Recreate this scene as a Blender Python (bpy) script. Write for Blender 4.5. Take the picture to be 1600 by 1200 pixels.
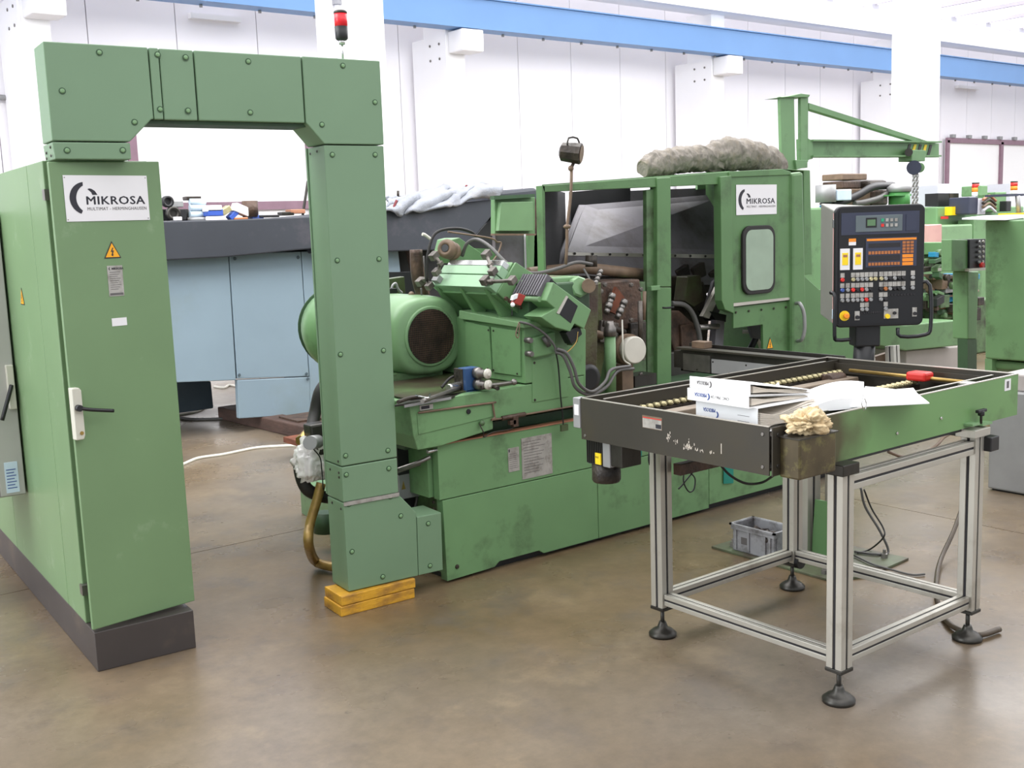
import bpy, bmesh, math, random
from mathutils import Vector, Matrix, noise
random.seed(7)
PI=math.pi
scn=bpy.context.scene
for o in list(bpy.data.objects): bpy.data.objects.remove(o)
COL=scn.collection
# ------------------------------------------------------------ camera, world, light, exposure
cam=bpy.data.cameras.new('camera'); camo=bpy.data.objects.new('camera',cam); COL.objects.link(camo)
T,P,RO=math.radians(37.8),math.radians(8.31),math.radians(-1.99)
fw=Vector((math.sin(T),math.cos(T),0)); rt=Vector((math.cos(T),-math.sin(T),0)); up=Vector((0,0,1))
F_=fw*math.cos(P)-up*math.sin(P); U_=fw*math.sin(P)+up*math.cos(P)
R2=rt*math.cos(RO)+U_*math.sin(RO); U2=-rt*math.sin(RO)+U_*math.cos(RO)
camo.matrix_world=Matrix(((R2.x,U2.x,-F_.x,0),(R2.y,U2.y,-F_.y,0),(R2.z,U2.z,-F_.z,1.65),(0,0,0,1)))
cam.sensor_width=36; cam.lens=38.25; cam.clip_end=200
scn.camera=camo
w=bpy.data.worlds.new('daylight'); scn.world=w; w.use_nodes=True
bg=w.node_tree.nodes['Background']; bg.inputs[0].default_value=(0.90,0.95,1.0,1); bg.inputs[1].default_value=0.86
scn.view_settings.view_transform='Standard'; scn.view_settings.look='None'
scn.view_settings.gamma=1; scn.view_settings.use_curve_mapping=False; scn.view_settings.exposure=0.35
def area(name,loc,size,rot,power,col=(1,1,1)):
    l=bpy.data.lights.new(name,'AREA'); l.shape='RECTANGLE'; l.size,l.size_y=size; l.energy=power; l.color=col
    o=bpy.data.objects.new(name,l); COL.objects.link(o); o.location=loc; o.rotation_euler=rot; return o
area('side_window_daylight',(-5.5,6,2.6),(9,3.2),(0,math.radians(-90),0),520,(0.92,0.96,1.0))
area('roof_skylight',(11,7.4,5.85),(28,6),(math.radians(22),0,0),1900,(1,1,1))
area('front_aisle_skylight',(6,-1.0,5.85),(16,3.0),(0,0,0),120,(1,0.99,0.96))
# ------------------------------------------------------------ materials
def lin(c): return tuple(((v/255)/12.92 if v<=10 else (((v/255)+.055)/1.055)**2.4) for v in c)+(1,)
MATS={}
def mat(name,rgb,rough=.5,metal=0,var=.10,scale=6,dirt=None,dirt_amt=.0,dscale=3,bump=0,bscale=60,emit=0,spec=.5,alpha=None,stretch=(1,1,1)):
    m=bpy.data.materials.new(name); m.use_nodes=True; nt=m.node_tree; N=nt.nodes; L=nt.links
    b=N['Principled BSDF']; b.inputs['Roughness'].default_value=rough; b.inputs['Metallic'].default_value=metal
    b.inputs['Specular IOR Level'].default_value=spec
    c=lin(rgb); tc=N.new('ShaderNodeTexCoord'); mp=N.new('ShaderNodeMapping'); mp.inputs['Scale'].default_value=stretch
    L.new(tc.outputs['Object'],mp.inputs[0])
    n=N.new('ShaderNodeTexNoise'); n.inputs['Scale'].default_value=scale; n.inputs['Detail'].default_value=5; L.new(mp.outputs[0],n.inputs['Vector'])
    r=N.new('ShaderNodeValToRGB'); e=r.color_ramp.elements
    e[0].position=.3; e[1].position=.7
    e[0].color=tuple(max(0,x*(1-var)) for x in c[:3])+(1,); e[1].color=tuple(min(1,x*(1+var)) for x in c[:3])+(1,)
    L.new(n.outputs[0],r.inputs[0]); out=r.outputs[0]
    if dirt is not None:
        n2=N.new('ShaderNodeTexNoise'); n2.inputs['Scale'].default_value=dscale; n2.inputs['Detail'].default_value=8; n2.inputs['Roughness'].default_value=.65
        L.new(mp.outputs[0],n2.inputs['Vector'])
        r2=N.new('ShaderNodeValToRGB'); r2.color_ramp.elements[0].position=.62-.35*dirt_amt; r2.color_ramp.elements[1].position=.86-.35*dirt_amt
        L.new(n2.outputs[0],r2.inputs[0])
        mx=N.new('ShaderNodeMix'); mx.data_type='RGBA'; mx.inputs['B'].default_value=lin(dirt)
        L.new(r2.outputs[0],mx.inputs['Factor']); L.new(out,mx.inputs['A']); out=mx.outputs['Result']
    L.new(out,b.inputs['Base Color'])
    if bump:
        n3=N.new('ShaderNodeTexNoise'); n3.inputs['Scale'].default_value=bscale; n3.inputs['Detail'].default_value=4; L.new(mp.outputs[0],n3.inputs['Vector'])
        bp=N.new('ShaderNodeBump'); bp.inputs['Strength'].default_value=bump; bp.inputs['Distance'].default_value=.01
        L.new(n3.outputs[0],bp.inputs['Height']); L.new(bp.outputs[0],b.inputs['Normal'])
    if emit: b.inputs['Emission Color'].default_value=c; b.inputs['Emission Strength'].default_value=emit
    MATS[name]=m; return m
M={}
def mm(k,*a,**kw): M[k]=mat(k,*a,**kw)
mm('green',(110,138,98),.42,var=.05,scale=2.5,dirt=(150,168,140),dirt_amt=.05,dscale=5)
mm('green_duct',(112,140,110),.45,var=.04,scale=2)
mm('green_mach',(106,143,98),.42,var=.07,scale=3,dirt=(66,84,56),dirt_amt=.22,dscale=4)
mm('green_hood',(88,124,78),.42,var=.08,scale=3,dirt=(60,78,50),dirt_amt=.3,dscale=4)
mm('green_dirty',(90,120,80),.45,var=.15,scale=8,dirt=(44,46,30),dirt_amt=.55,dscale=5)
mm('green_light',(116,150,108),.35,var=.06,scale=4,dirt=(90,110,84),dirt_amt=.15)
mm('green_plate',(92,104,76),.5,.1,var=.15,scale=4,dirt=(78,68,56),dirt_amt=.7,dscale=5)
mm('green_lit',(146,180,146),.35,var=.05,scale=5,dirt=(100,130,100),dirt_amt=.1)  # paler copy of the green, carries the light on the up-facing dresser plates
mm('green_dark',(58,86,58),.5,var=.1,dirt=(30,38,26),dirt_amt=.3)
mm('green_oily',(74,92,56),.35,var=.2,scale=5,dirt=(58,48,38),dirt_amt=.75,dscale=3)
mm('grime',(62,54,46),.45,.3,var=.35,scale=12,dirt=(28,24,22),dirt_amt=.5,dscale=8,bump=.4)
mm('grime_green',(92,100,62),.4,.1,var=.3,scale=5,dirt=(66,50,42),dirt_amt=.6,dscale=3,bump=.3)
mm('grime_brown',(86,66,54),.5,.2,var=.3,scale=14,dirt=(40,30,24),dirt_amt=.5,dscale=9,bump=.4)
mm('dark_steel',(66,64,60),.38,.6,var=.22,scale=3,dirt=(44,40,34),dirt_amt=.5,dscale=4,stretch=(1,1,.5))
mm('tray_steel',(62,58,51),.42,.35,var=.14,scale=3,dirt=(66,60,46),dirt_amt=.4,dscale=3)
mm('tan_steel',(124,110,94),.5,.1,var=.25,scale=14,dirt=(70,60,50),dirt_amt=.3,dscale=18,stretch=(.3,1,1))
mm('oily_steel',(84,74,54),.35,.4,var=.25,scale=10,dirt=(128,122,74),dirt_amt=.3,dscale=26)
mm('edge_steel',(196,190,180),.3,.6,var=.1)
mm('alu',(186,182,172),.38,.55,var=.06,scale=4,dirt=(130,120,104),dirt_amt=.15)
mm('slot',(34,32,36),.6)
mm('chrome',(200,200,198),.18,.9,var=.1)
mm('steel_dirty',(104,98,92),.45,.5,var=.3,scale=30,dirt=(60,50,42),dirt_amt=.3,dscale=20)
mm('steel',(128,124,120),.35,.8,var=.2,scale=20)
mm('grey_metal',(150,150,150),.45,.3,var=.08)
mm('grey_panel',(116,113,118),.5,.05,var=.12,scale=3,dirt=(74,66,62),dirt_amt=.4,dscale=3)
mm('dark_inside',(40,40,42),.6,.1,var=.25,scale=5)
mm('black',(26,26,28),.45,var=.1)
mm('bellows_grey',(92,88,94),.5,var=.15,scale=20)
mm('rubber',(34,32,30),.6,var=.2)
mm('hose_grey',(88,86,84),.5,var=.1)
mm('hose_brown',(112,92,74),.55,var=.2,scale=20)
mm('hose_olive',(72,60,46),.5,var=.2,scale=20)
mm('brass_hose',(150,122,66),.4,.3,var=.2,scale=30)
mm('brass',(176,146,84),.3,.8,var=.15)
mm('roller',(186,176,136),.35,.5,var=.15,scale=30)
mm('white_paint',(246,245,247),.55,var=.02,scale=1.5)
mm('white_wall',(246,243,247),.6,var=.02,scale=.6)
mm('white_door',(248,247,247),.5,var=.02,scale=.6)
mm('lavender',(214,208,222),.6,var=.03)
mm('mauve',(140,110,124),.5,var=.1)
mm('sky_blue',(104,146,198),.45,var=.04,scale=1)
mm('ceiling_white',(244,243,246),.7,var=.01)
mm('skylight',(250,251,255),.8,var=.0,emit=1.15)
mm('blue_panel',(131,149,161),.42,var=.05,scale=1.5,dirt=(128,142,142),dirt_amt=.25,dscale=1.2)
mm('hood',(54,57,64),.55,.1,var=.10,scale=2,dirt=(84,80,86),dirt_amt=.2)
mm('leg_slate',(62,74,84),.5,var=.1)
mm('wood_dark',(78,58,50),.75,var=.35,scale=10,dirt=(38,28,26),dirt_amt=.4,bump=.4,stretch=(1,.3,1))
mm('rust',(104,56,34),.7,var=.3,scale=14)
mm('wood_yellow',(214,160,44),.55,var=.2,scale=9,dirt=(120,82,50),dirt_amt=.5,dscale=10,bump=.3,stretch=(.5,1,1))
mm('plinth',(66,60,58),.45,.1,var=.12,scale=3,dirt=(96,84,72),dirt_amt=.2)
mm('gbox',(172,172,166),.45,var=.04)
mm('handle_white',(198,196,182),.4,var=.04)
mm('plate_white',(226,224,226),.35,.0,var=.02)
mm('plate_alu',(176,172,166),.4,.4,var=.14,scale=16,dirt=(130,124,116),dirt_amt=.4,dscale=24)
mm('ink',(36,34,44),.5)
mm('ink_blue',(60,84,150),.5)
mm('ink_grey',(96,92,92),.6)
mm('warn',(240,168,24),.45,var=.05)
mm('yellow',(240,206,30),.45,var=.04)
mm('orange',(232,138,36),.5,var=.06)
mm('orange_dull',(170,104,56),.5,var=.06)
mm('red',(206,44,38),.4,var=.1)
mm('red_dull',(150,44,34),.45,var=.15)
mm('red_lens',(232,40,52),.25,var=.05)
mm('green_lens',(40,150,110),.4)
mm('teal',(26,128,112),.5,var=.1)
mm('blue_valve',(44,76,120),.45,var=.15)
mm('lcd',(88,120,84),.3)
mm('panel_blue',(56,60,78),.4,.2,var=.05)
mm('panel_black',(13,13,18),.4,var=.05)
mm('panel_grey',(128,128,120),.45,.2,var=.05)
mm('worn_paint',(132,122,108),.5,var=.15,scale=20)
mm('pink',(196,150,146),.6,var=.06)
mm('paper',(250,250,250),.7,var=.01)
mm('page_edge',(228,218,204),.8,var=.12,scale=60,stretch=(.05,.05,6))
mm('binder',(246,246,246),.45,var=.01)
mm('rag_white',(246,240,238),.85,var=.12,scale=18,dirt=(150,136,130),dirt_amt=.3,bump=.5,bscale=30)
mm('rag_tan',(214,192,152),.85,var=.22,scale=26,dirt=(150,116,74),dirt_amt=.35,dscale=16,bump=.6,bscale=50)
mm('blanket',(144,147,155),.9,var=.14,scale=10,dirt=(160,150,140),dirt_amt=.2,bump=.5,bscale=80)
mm('blanket_edge',(120,60,64),.9,var=.1)
mm('duct',(124,117,108),.7,var=.3,scale=18,dirt=(104,92,70),dirt_amt=.35,dscale=9,bump=1.0,bscale=34,stretch=(1.8,1,1))
mm('cable_white',(206,202,190),.6)
mm('glass_green',(146,164,144),.22,var=.08,scale=5,dirt=(120,140,120),dirt_amt=.2)
mm('crate',(152,152,156),.5,var=.15,scale=8,dirt=(72,66,62),dirt_amt=.45,dscale=10)
mm('scrap',(70,62,58),.5,.4,var=.5,scale=60)
mm('beige_steel',(176,168,164),.5,.1,var=.05)
mm('slate_side',(92,102,106),.5,var=.08)
mm('bg_grey',(196,196,206),.6,var=.04)
mm('blue_bag',(196,214,228),.5,var=.1)
mm('blue_box',(52,84,170),.5,var=.1)
mm('copper',(160,110,84),.5,var=.2)
mm('cyan',(40,130,170),.45)
mm('leaf',(74,142,74),.5,var=.15)
mm('seam',(60,84,56),.6)
mm('seam_blue',(70,84,92),.6)
# floor: oiled sealed concrete, brown grey with blotches and dark spots
def floor_mat():
    m=bpy.data.materials.new('oiled_concrete'); m.use_nodes=True; nt=m.node_tree; N=nt.nodes; L=nt.links; b=N['Principled BSDF']
    tc=N.new('ShaderNodeTexCoord')
    def noi(s,d=6,r=.55):
        n=N.new('ShaderNodeTexNoise'); n.inputs['Scale'].default_value=s; n.inputs['Detail'].default_value=d; n.inputs['Roughness'].default_value=r
        L.new(tc.outputs['Object'],n.inputs['Vector']); return n
    def ramp(n,p0,c0,p1,c1):
        r=N.new('ShaderNodeValToRGB'); r.color_ramp.elements[0].position=p0; r.color_ramp.elements[0].color=c0
        r.color_ramp.elements[1].position=p1; r.color_ramp.elements[1].color=c1; L.new(n.outputs[0],r.inputs[0]); return r
    def mix(f,a,bb,mode='MIX'):
        x=N.new('ShaderNodeMix'); x.data_type='RGBA'; x.blend_type=mode
        if hasattr(f,'links'): L.new(f,x.inputs['Factor'])
        else: x.inputs['Factor'].default_value=f
        for s,k in ((a,'A'),(bb,'B')):
            if hasattr(s,'links'): L.new(s,x.inputs[k])
            else: x.inputs[k].default_value=s
        return x.outputs['Result']
    base=ramp(noi(1.1,8,.6),.34,lin((94,77,54)),.66,lin((127,108,83)))
    big=ramp(noi(.35,3),.42,(0,0,0,1),.62,(1,1,1,1))
    c=mix(big.outputs[0],base.outputs[0],lin((120,109,96)))
    vi=ramp(noi(2.6,9,.72),.50,(0,0,0,1),.66,(.6,.6,.6,1)); c=mix(vi.outputs[0],c,lin((96,87,80)))
    li=ramp(noi(1.9,8,.7),.56,(0,0,0,1),.78,(.5,.5,.5,1)); c=mix(li.outputs[0],c,lin((160,141,112)))
    fine=ramp(noi(16,8,.75),.3,(.80,.80,.80,1),.72,(1.1,1.1,1.1,1)); c=mix(1.0,c,fine.outputs[0],'MULTIPLY')
    sp=ramp(noi(12,4,.6),.69,(0,0,0,1),.76,(.55,.55,.55,1)); c=mix(sp.outputs[0],c,lin((58,50,44)))
    L.new(c,b.inputs['Base Color'])
    rr=ramp(noi(1.6,5),.3,(.20,.20,.20,1),.75,(.42,.42,.42,1)); L.new(rr.outputs[0],b.inputs['Roughness'])
    b.inputs['Specular IOR Level'].default_value=.4
    bp=N.new('ShaderNodeBump'); bp.inputs['Strength'].default_value=.05; bp.inputs['Distance'].default_value=.01
    L.new(noi(3,5).outputs[0],bp.inputs['Height']); L.new(bp.outputs[0],b.inputs['Normal'])
    return m
M['floor']=floor_mat()
def green_front():   # green paint whose left end is soaked brown with oil
    m=mat('green_front',(104,142,88),.42,var=.08,scale=3,dirt=(74,96,60),dirt_amt=.25,dscale=4); nt=m.node_tree; N=nt.nodes; L=nt.links; b=N['Principled BSDF']
    src=b.inputs['Base Color'].links[0].from_socket; tc=N.new('ShaderNodeTexCoord'); sx=N.new('ShaderNodeSeparateXYZ'); L.new(tc.outputs['Object'],sx.inputs[0])
    n=N.new('ShaderNodeTexNoise'); n.inputs['Scale'].default_value=7; L.new(tc.outputs['Object'],n.inputs['Vector'])
    a=N.new('ShaderNodeMath'); a.operation='MULTIPLY_ADD'; L.new(n.outputs[0],a.inputs[0]); a.inputs[1].default_value=.28; L.new(sx.outputs[0],a.inputs[2])
    r=N.new('ShaderNodeMapRange'); r.inputs['From Min'].default_value=-.28; r.inputs['From Max'].default_value=-.10; r.inputs['To Min'].default_value=.9; r.inputs['To Max'].default_value=0; L.new(a.outputs[0],r.inputs['Value'])
    x=N.new('ShaderNodeMix'); x.data_type='RGBA'; L.new(r.outputs[0],x.inputs['Factor']); L.new(src,x.inputs['A']); x.inputs['B'].default_value=lin((70,58,36)); L.new(x.outputs['Result'],b.inputs['Base Color']); return m
M['green_front']=green_front()
# ------------------------------------------------------------ mesh helpers
W={}   # world matrix of every object
def link(o,parent=None,Mx=None):
    COL.objects.link(o)
    if parent is not None:
        o.parent=parent; W[o.name]=W[parent.name].copy()
        if Mx is not None: o.matrix_local=Mx; W[o.name]=W[parent.name]@Mx
    return o
def tag(o,label=None,cat=None,group=None,kind=None):
    if label: o['label']=label
    if cat: o['category']=cat
    if group: o['group']=group
    if kind: o['kind']=kind
    return o
def thing(name,label,cat,loc=(0,0,0),rz=0,group=None):
    o=bpy.data.objects.new(name,None); o.empty_display_size=.05; COL.objects.link(o)
    o.location=loc; o.rotation_euler=(0,0,rz); W[o.name]=Matrix.Translation(loc)@Matrix.Rotation(rz,4,'Z')
    return tag(o,label,cat,group)
def V(*a): return Vector(a)
class B:
    def __init__(s): s.v=[]; s.f=[]; s.sm=[]
    def add(s,vs,fs,smooth=False):
        k=len(s.v); s.v+= [Vector(x) for x in vs]
        for f in fs: s.f.append(tuple(k+i for i in f)); s.sm.append(smooth)
        return s
    def box(s,a,b):
        x0,x1=sorted((a[0],b[0])); y0,y1=sorted((a[1],b[1])); z0,z1=sorted((a[2],b[2]))
        vs=[(x0,y0,z0),(x1,y0,z0),(x1,y1,z0),(x0,y1,z0),(x0,y0,z1),(x1,y0,z1),(x1,y1,z1),(x0,y1,z1)]
        return s.add(vs,[(3,2,1,0),(4,5,6,7),(0,1,5,4),(1,2,6,5),(2,3,7,6),(3,0,4,7)])
    def obox(s,c,ax,ay,az):   # oriented box, centre and half axes
        c,ax,ay,az=map(Vector,(c,ax,ay,az)); vs=[]
        for k in (-1,1):
            for (i,j) in ((-1,-1),(1,-1),(1,1),(-1,1)): vs.append(c+ax*i+ay*j+az*k)
        return s.add(vs,[(3,2,1,0),(4,5,6,7),(0,1,5,4),(1,2,6,5),(2,3,7,6),(3,0,4,7)])
    def prism(s,pts,off):
        off=Vector(off); n=len(pts); vs=[Vector(p) for p in pts]+[Vector(p)+off for p in pts]
        fs=[tuple(range(n)),tuple(range(2*n-1,n-1,-1))]+[((i+1)%n,i,n+i,n+(i+1)%n) for i in range(n)]
        return s.add(vs,fs)
    def cyl(s,p0,p1,r0,r1=None,n=16,cap=True):
        p0,p1=Vector(p0),Vector(p1); r1=r0 if r1 is None else r1
        d=(p1-p0).normalized(); a=d.orthogonal().normalized(); b=d.cross(a); vs=[]
        for p,r in ((p0,r0),(p1,r1)):
            for i in range(n):
                t=2*PI*i/n; vs.append(p+a*math.cos(t)*r+b*math.sin(t)*r)
        s.add(vs,[(i,(i+1)%n,n+(i+1)%n,n+i) for i in range(n)],True)
        if cap:
            k=len(s.v)-2*n; s.f.append(tuple(k+i for i in range(n-1,-1,-1))); s.f.append(tuple(k+n+i for i in range(n))); s.sm+=[False,False]
        return s
    def lathe(s,o,d,prof,n=24,smooth=True):   # prof: (distance along d, radius)
        o=Vector(o); d=Vector(d).normalized(); a=d.orthogonal().normalized(); b=d.cross(a); vs=[]
        for h,r in prof:
            for i in range(n):
                t=2*PI*i/n; vs.append(o+d*h+a*math.cos(t)*r+b*math.sin(t)*r)
        fs=[]
        for j in range(len(prof)-1):
            for i in range(n): fs.append((j*n+i,j*n+(i+1)%n,(j+1)*n+(i+1)%n,(j+1)*n+i))
        s.add(vs,fs,smooth); k=len(s.v)-len(vs); m=(len(prof)-1)*n
        s.f.append(tuple(k+i for i in range(n-1,-1,-1))); s.f.append(tuple(k+m+i for i in range(n))); s.sm+=[False,False]
        return s
    def tube(s,pts,r,n=8,samples=6,rad=None,close=False):
        pts=[Vector(p) for p in pts]
        if len(pts)>2 and samples>1:
            q=[]; P_=[pts[0]*2-pts[1]]+pts+[pts[-1]*2-pts[-2]]
            for i in range(1,len(P_)-2):
                for k in range(samples):
                    t=k/samples; a,b,c,d=P_[i-1],P_[i],P_[i+1],P_[i+2]
                    q.append(.5*((2*b)+(c-a)*t+(2*a-5*b+4*c-d)*t*t+(3*b-a-3*c+d)*t**3))
            q.append(pts[-1]); pts=q
        vs=[]; m=len(pts); a=None
        for i,p in enumerate(pts):
            d=(pts[min(i+1,m-1)]-pts[max(i-1,0)]).normalized()
            a=d.orthogonal().normalized() if a is None else (a-d*a.dot(d)).normalized()
            b=d.cross(a); rr=r if rad is None else rad(i/(m-1),p)
            for k in range(n):
                t=2*PI*k/n; vs.append(p+a*math.cos(t)*rr+b*math.sin(t)*rr)
        fs=[(i*n+k,i*n+(k+1)%n,(i+1)*n+(k+1)%n,(i+1)*n+k) for i in range(m-1) for k in range(n)]
        s.add(vs,fs,True); k0=len(s.v)-len(vs)
        s.f.append(tuple(k0+i for i in range(n-1,-1,-1))); s.f.append(tuple(k0+(m-1)*n+i for i in range(n))); s.sm+=[False,False]
        return s
    def ball(s,c,r,n=12,m=8,sc=(1,1,1)):
        c=Vector(c); prof=[]; vs=[]
        for j in range(m+1):
            t=PI*j/m
            for i in range(n):
                p=2*PI*i/n; vs.append(c+Vector((math.sin(t)*math.cos(p)*r*sc[0],math.sin(t)*math.sin(p)*r*sc[1],math.cos(t)*r*sc[2])))
        fs=[(j*n+i,(j+1)*n+i,(j+1)*n+(i+1)%n,j*n+(i+1)%n) for j in range(m) for i in range(n)]
        return s.add(vs,fs,True)
    def mesh(s,name,m,Mi=None):
        me=bpy.data.meshes.new(name); vs=[(Mi@v if Mi else v) for v in s.v]
        me.from_pydata([tuple(v) for v in vs],[],s.f); me.polygons.foreach_set('use_smooth',s.sm); me.materials.append(M[m]); me.validate()
        bm=bmesh.new(); bm.from_mesh(me); bmesh.ops.remove_doubles(bm,verts=bm.verts,dist=1e-5); bmesh.ops.recalc_face_normals(bm,faces=bm.faces); bm.to_mesh(me); bm.free()
        me.update(); return me
    def ob(s,name,m,parent=None,local=False,bevel=0,label=None,kind=None):
        Mi=None
        if parent is not None and not local: Mi=W[parent.name].inverted()
        o=bpy.data.objects.new(name,s.mesh(name,m,Mi)); 
        if parent is None: W[o.name]=Matrix.Identity(4); COL.objects.link(o)
        else: link(o,parent)
        if bevel:
            md=o.modifiers.new('bevel','BEVEL'); md.width=bevel; md.segments=2; md.limit_method='ANGLE'; md.angle_limit=math.radians(40)
        if label: o['label']=label
        if kind: o['kind']=kind
        return o
def single(name,label,cat,b,m,group=None,bevel=0,base=None):
    """one-mesh thing with its origin at its own base"""
    xs=[v.x for v in b.v]; ys=[v.y for v in b.v]; zs=[v.z for v in b.v]
    c=Vector(((min(xs)+max(xs))/2,(min(ys)+max(ys))/2,min(zs)))
    o=bpy.data.objects.new(name,b.mesh(name,m,Matrix.Translation(-c))); COL.objects.link(o); o.location=c; W[o.name]=Matrix.Translation(c)
    if bevel:
        md=o.modifiers.new('bevel','BEVEL'); md.width=bevel; md.segments=2; md.limit_method='ANGLE'; md.angle_limit=math.radians(40)
    return tag(o,label,cat,group)
def struct(name,b,m,bevel=0):
    o=b.ob(name,m,bevel=bevel); o['kind']='structure'; return o
def place(me,name,parent,loc,rot=None):
    """instance of a shared mesh as a part, loc in parent's space"""
    o=bpy.data.objects.new(name,me); Mx=Matrix.Translation(loc)
    if rot is not None: Mx=Mx@rot
    return link(o,parent,Mx)
def frame(o,right,up_):
    r=Vector(right).normalized(); u=Vector(up_).normalized(); n=r.cross(u)
    return Matrix(((r.x,u.x,n.x,o[0]),(r.y,u.y,n.y,o[1]),(r.z,u.z,n.z,o[2]),(0,0,0,1)))
DG=None
def text(body,size,Mx,m,parent,name='lettering',bold=0,sx=1,align='LEFT',space=1,ext=.0006,heavy=0):
    cu=bpy.data.curves.new(name,'FONT'); cu.body=body; cu.size=size; cu.offset=bold; cu.extrude=ext; cu.align_x=align; cu.space_character=space; cu.resolution_u=2
    t=bpy.data.objects.new('tmp_text',cu); COL.objects.link(t); bpy.context.view_layer.update()
    me=bpy.data.meshes.new_from_object(t.evaluated_get(bpy.context.evaluated_depsgraph_get())); bpy.data.objects.remove(t)
    if heavy:
        bm=bmesh.new(); bm.from_mesh(me)
        for dx,dy in ((heavy,0),(-heavy,0),(0,heavy*.6),(0,-heavy*.6)):
            m2=me.copy(); m2.transform(Matrix.Translation((dx*size,dy*size,-.00002*(1+dx+2*dy)))); bm.from_mesh(m2); bpy.data.meshes.remove(m2)
        bm.to_mesh(me); bm.free()
    me.transform(Mx@Matrix.Diagonal((sx,1,1,1))); me.materials.clear(); me.materials.append(M[m])
    o=bpy.data.objects.new(name,me); return link(o,parent)
def textfit(body,Mx,bx,m,parent,name='lettering',bold=0.0):
    o=text(body,1.0,Matrix.Identity(4),m,parent,name,ext=.0005,space=1.08,heavy=bold)
    vs=o.data.vertices; a0=min(v.co.x for v in vs); a1=max(v.co.x for v in vs); b0=min(v.co.y for v in vs); b1=max(v.co.y for v in vs)
    x0,x1,y0,y1=bx; kx=(x1-x0)/(a1-a0); ky=(y1-y0)/(b1-b0)
    o.data.transform(Mx@Matrix.Translation((x0-a0*kx,y0-b0*ky,0))@Matrix.Diagonal((kx,ky,1,1))); return o
def flat(pts2,Mx,th=.001): # thin polygon in a frame
    b=B(); b.prism([Mx@Vector((x,y,0)) for x,y in pts2],Mx.to_3x3()@Vector((0,0,th))); return b
def arc(cx,cy,r,a0,a1,n=14): return [(cx+r*math.cos(math.radians(a0+(a1-a0)*i/n)),cy+r*math.sin(math.radians(a0+(a1-a0)*i/n))) for i in range(n+1)]
def logo_plate(parent,Mx,w,h,name='nameplate',m='plate_white',detail=True):
    """Mx: local frame of parent, origin at the plate's lower left; returns plate part"""
    pl=flat([(0,0),(w,0),(w,h),(0,h)],Mx,.002).ob(name,m,parent,local=True)
    k=h; Mt=Mx@Matrix.Translation((0,0,.0022))
    cres=[(x*k,y*k) for x,y in arc(.46,.50,.355,96,250,16)+arc(.575,.49,.325,232,118,16)]
    flat(cres,Mt).ob('crescent',('ink'),pl,local=True)
    wedge=[(x*k,y*k) for x,y in ((.52,.70),(.56,.715),(.61,.705),(.68,.66),(.735,.575),(.62,.575),(.60,.63))]
    flat(wedge,Mt).ob('crescent','ink',pl,local=True)
    textfit('MIKROSA',Mt,(.245*w,.955*w,.36*k,.545*k),'ink',pl,bold=.022)
    textfit('MULTIMAT - HERMINGHAUSEN',Mt,(.25*w,.965*w,.235*k,.305*k),'ink_grey',pl,bold=.006)
    if detail:
        b=B()
        for x,y in ((.03,.04),(w/h-.04,.04),(.03,.95),(w/h-.04,.95)): b.cyl(Mt@Vector((x*k,y*k,0)),Mt@Vector((x*k,y*k,.0015)),.012*k,n=8)
        b.ob('rivet','steel',pl,local=True)
    return pl
def warning(parent,Mx,w,h):
    """triangle sign: origin at centre of its base"""
    s=flat([(-w/2,0),(w/2,0),(0,h)],Mx,.001).ob('warning_sign','ink',parent,local=True)
    Mt=Mx@Matrix.Translation((0,0,.0012))
    flat([(-w*.42,h*.06),(w*.42,h*.06),(0,h*.88)],Mt,.0006).ob('sign_face','warn',s,local=True)
    Mt=Mt@Matrix.Translation((0,0,.0008))
    flat([(.02*w,h*.62),(-.11*w,h*.36),(-.01*w,h*.39),(-.06*w,h*.20),(-.10*w,h*.22),(.0*w,h*.10),(.06*w,h*.24),(.01*w,h*.22),(.09*w,h*.46),(-.01*w,h*.43),(.07*w,h*.60)],Mt,.0006).ob('bolt_symbol','ink',s,local=True)
    return s
def screw_mesh(r=.011):
    b=B(); b.lathe((0,0,0),(0,-1,0),[(0,r),(.0015,r),(.003,r*.8)],14); b.lathe((0,-.003,0),(0,-1,0),[(0,r*.45),(.0025,r*.4)],6,False)
    return b
# ============================================================ SETTING
# floor slabs with joints
fl=struct('floor',B().box((-6,-4,-.12),(40,16,-.035)),'plinth')
xs=[-6,5.34,14.5,24,40]; ys=[-4,5.43,16]
for i in range(len(xs)-1):
    for j in range(len(ys)-1):
        b=B().box((xs[i]+.003,ys[j]+.003,-.035),(xs[i+1]-.003,ys[j+1]-.003,0)); b.ob('slab','floor',fl)
# back wall of sandwich panels
wall=struct('wall_back',B().box((-6,15.05,0),(44,15.2,6.6)),'lavender')
x=-6.0
pm=B().box((0.006,0,0),(1.194,.06,6.5)).mesh('wall_panel','white_wall')
while x<44: place(pm,'wall_panel',wall,(x,14.99,0)); x+=1.2
bs=struct('baseboard_back',B().box((-6,14.94,0),(44,14.99,.16)),'lavender')
# left end of hall: wall with horizontal rail
b=B().cyl((3.191,14.9,3.474),(3.927,14.9,3.428),.035,n=8); struct('trim_1',b,'grey_metal')
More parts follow.
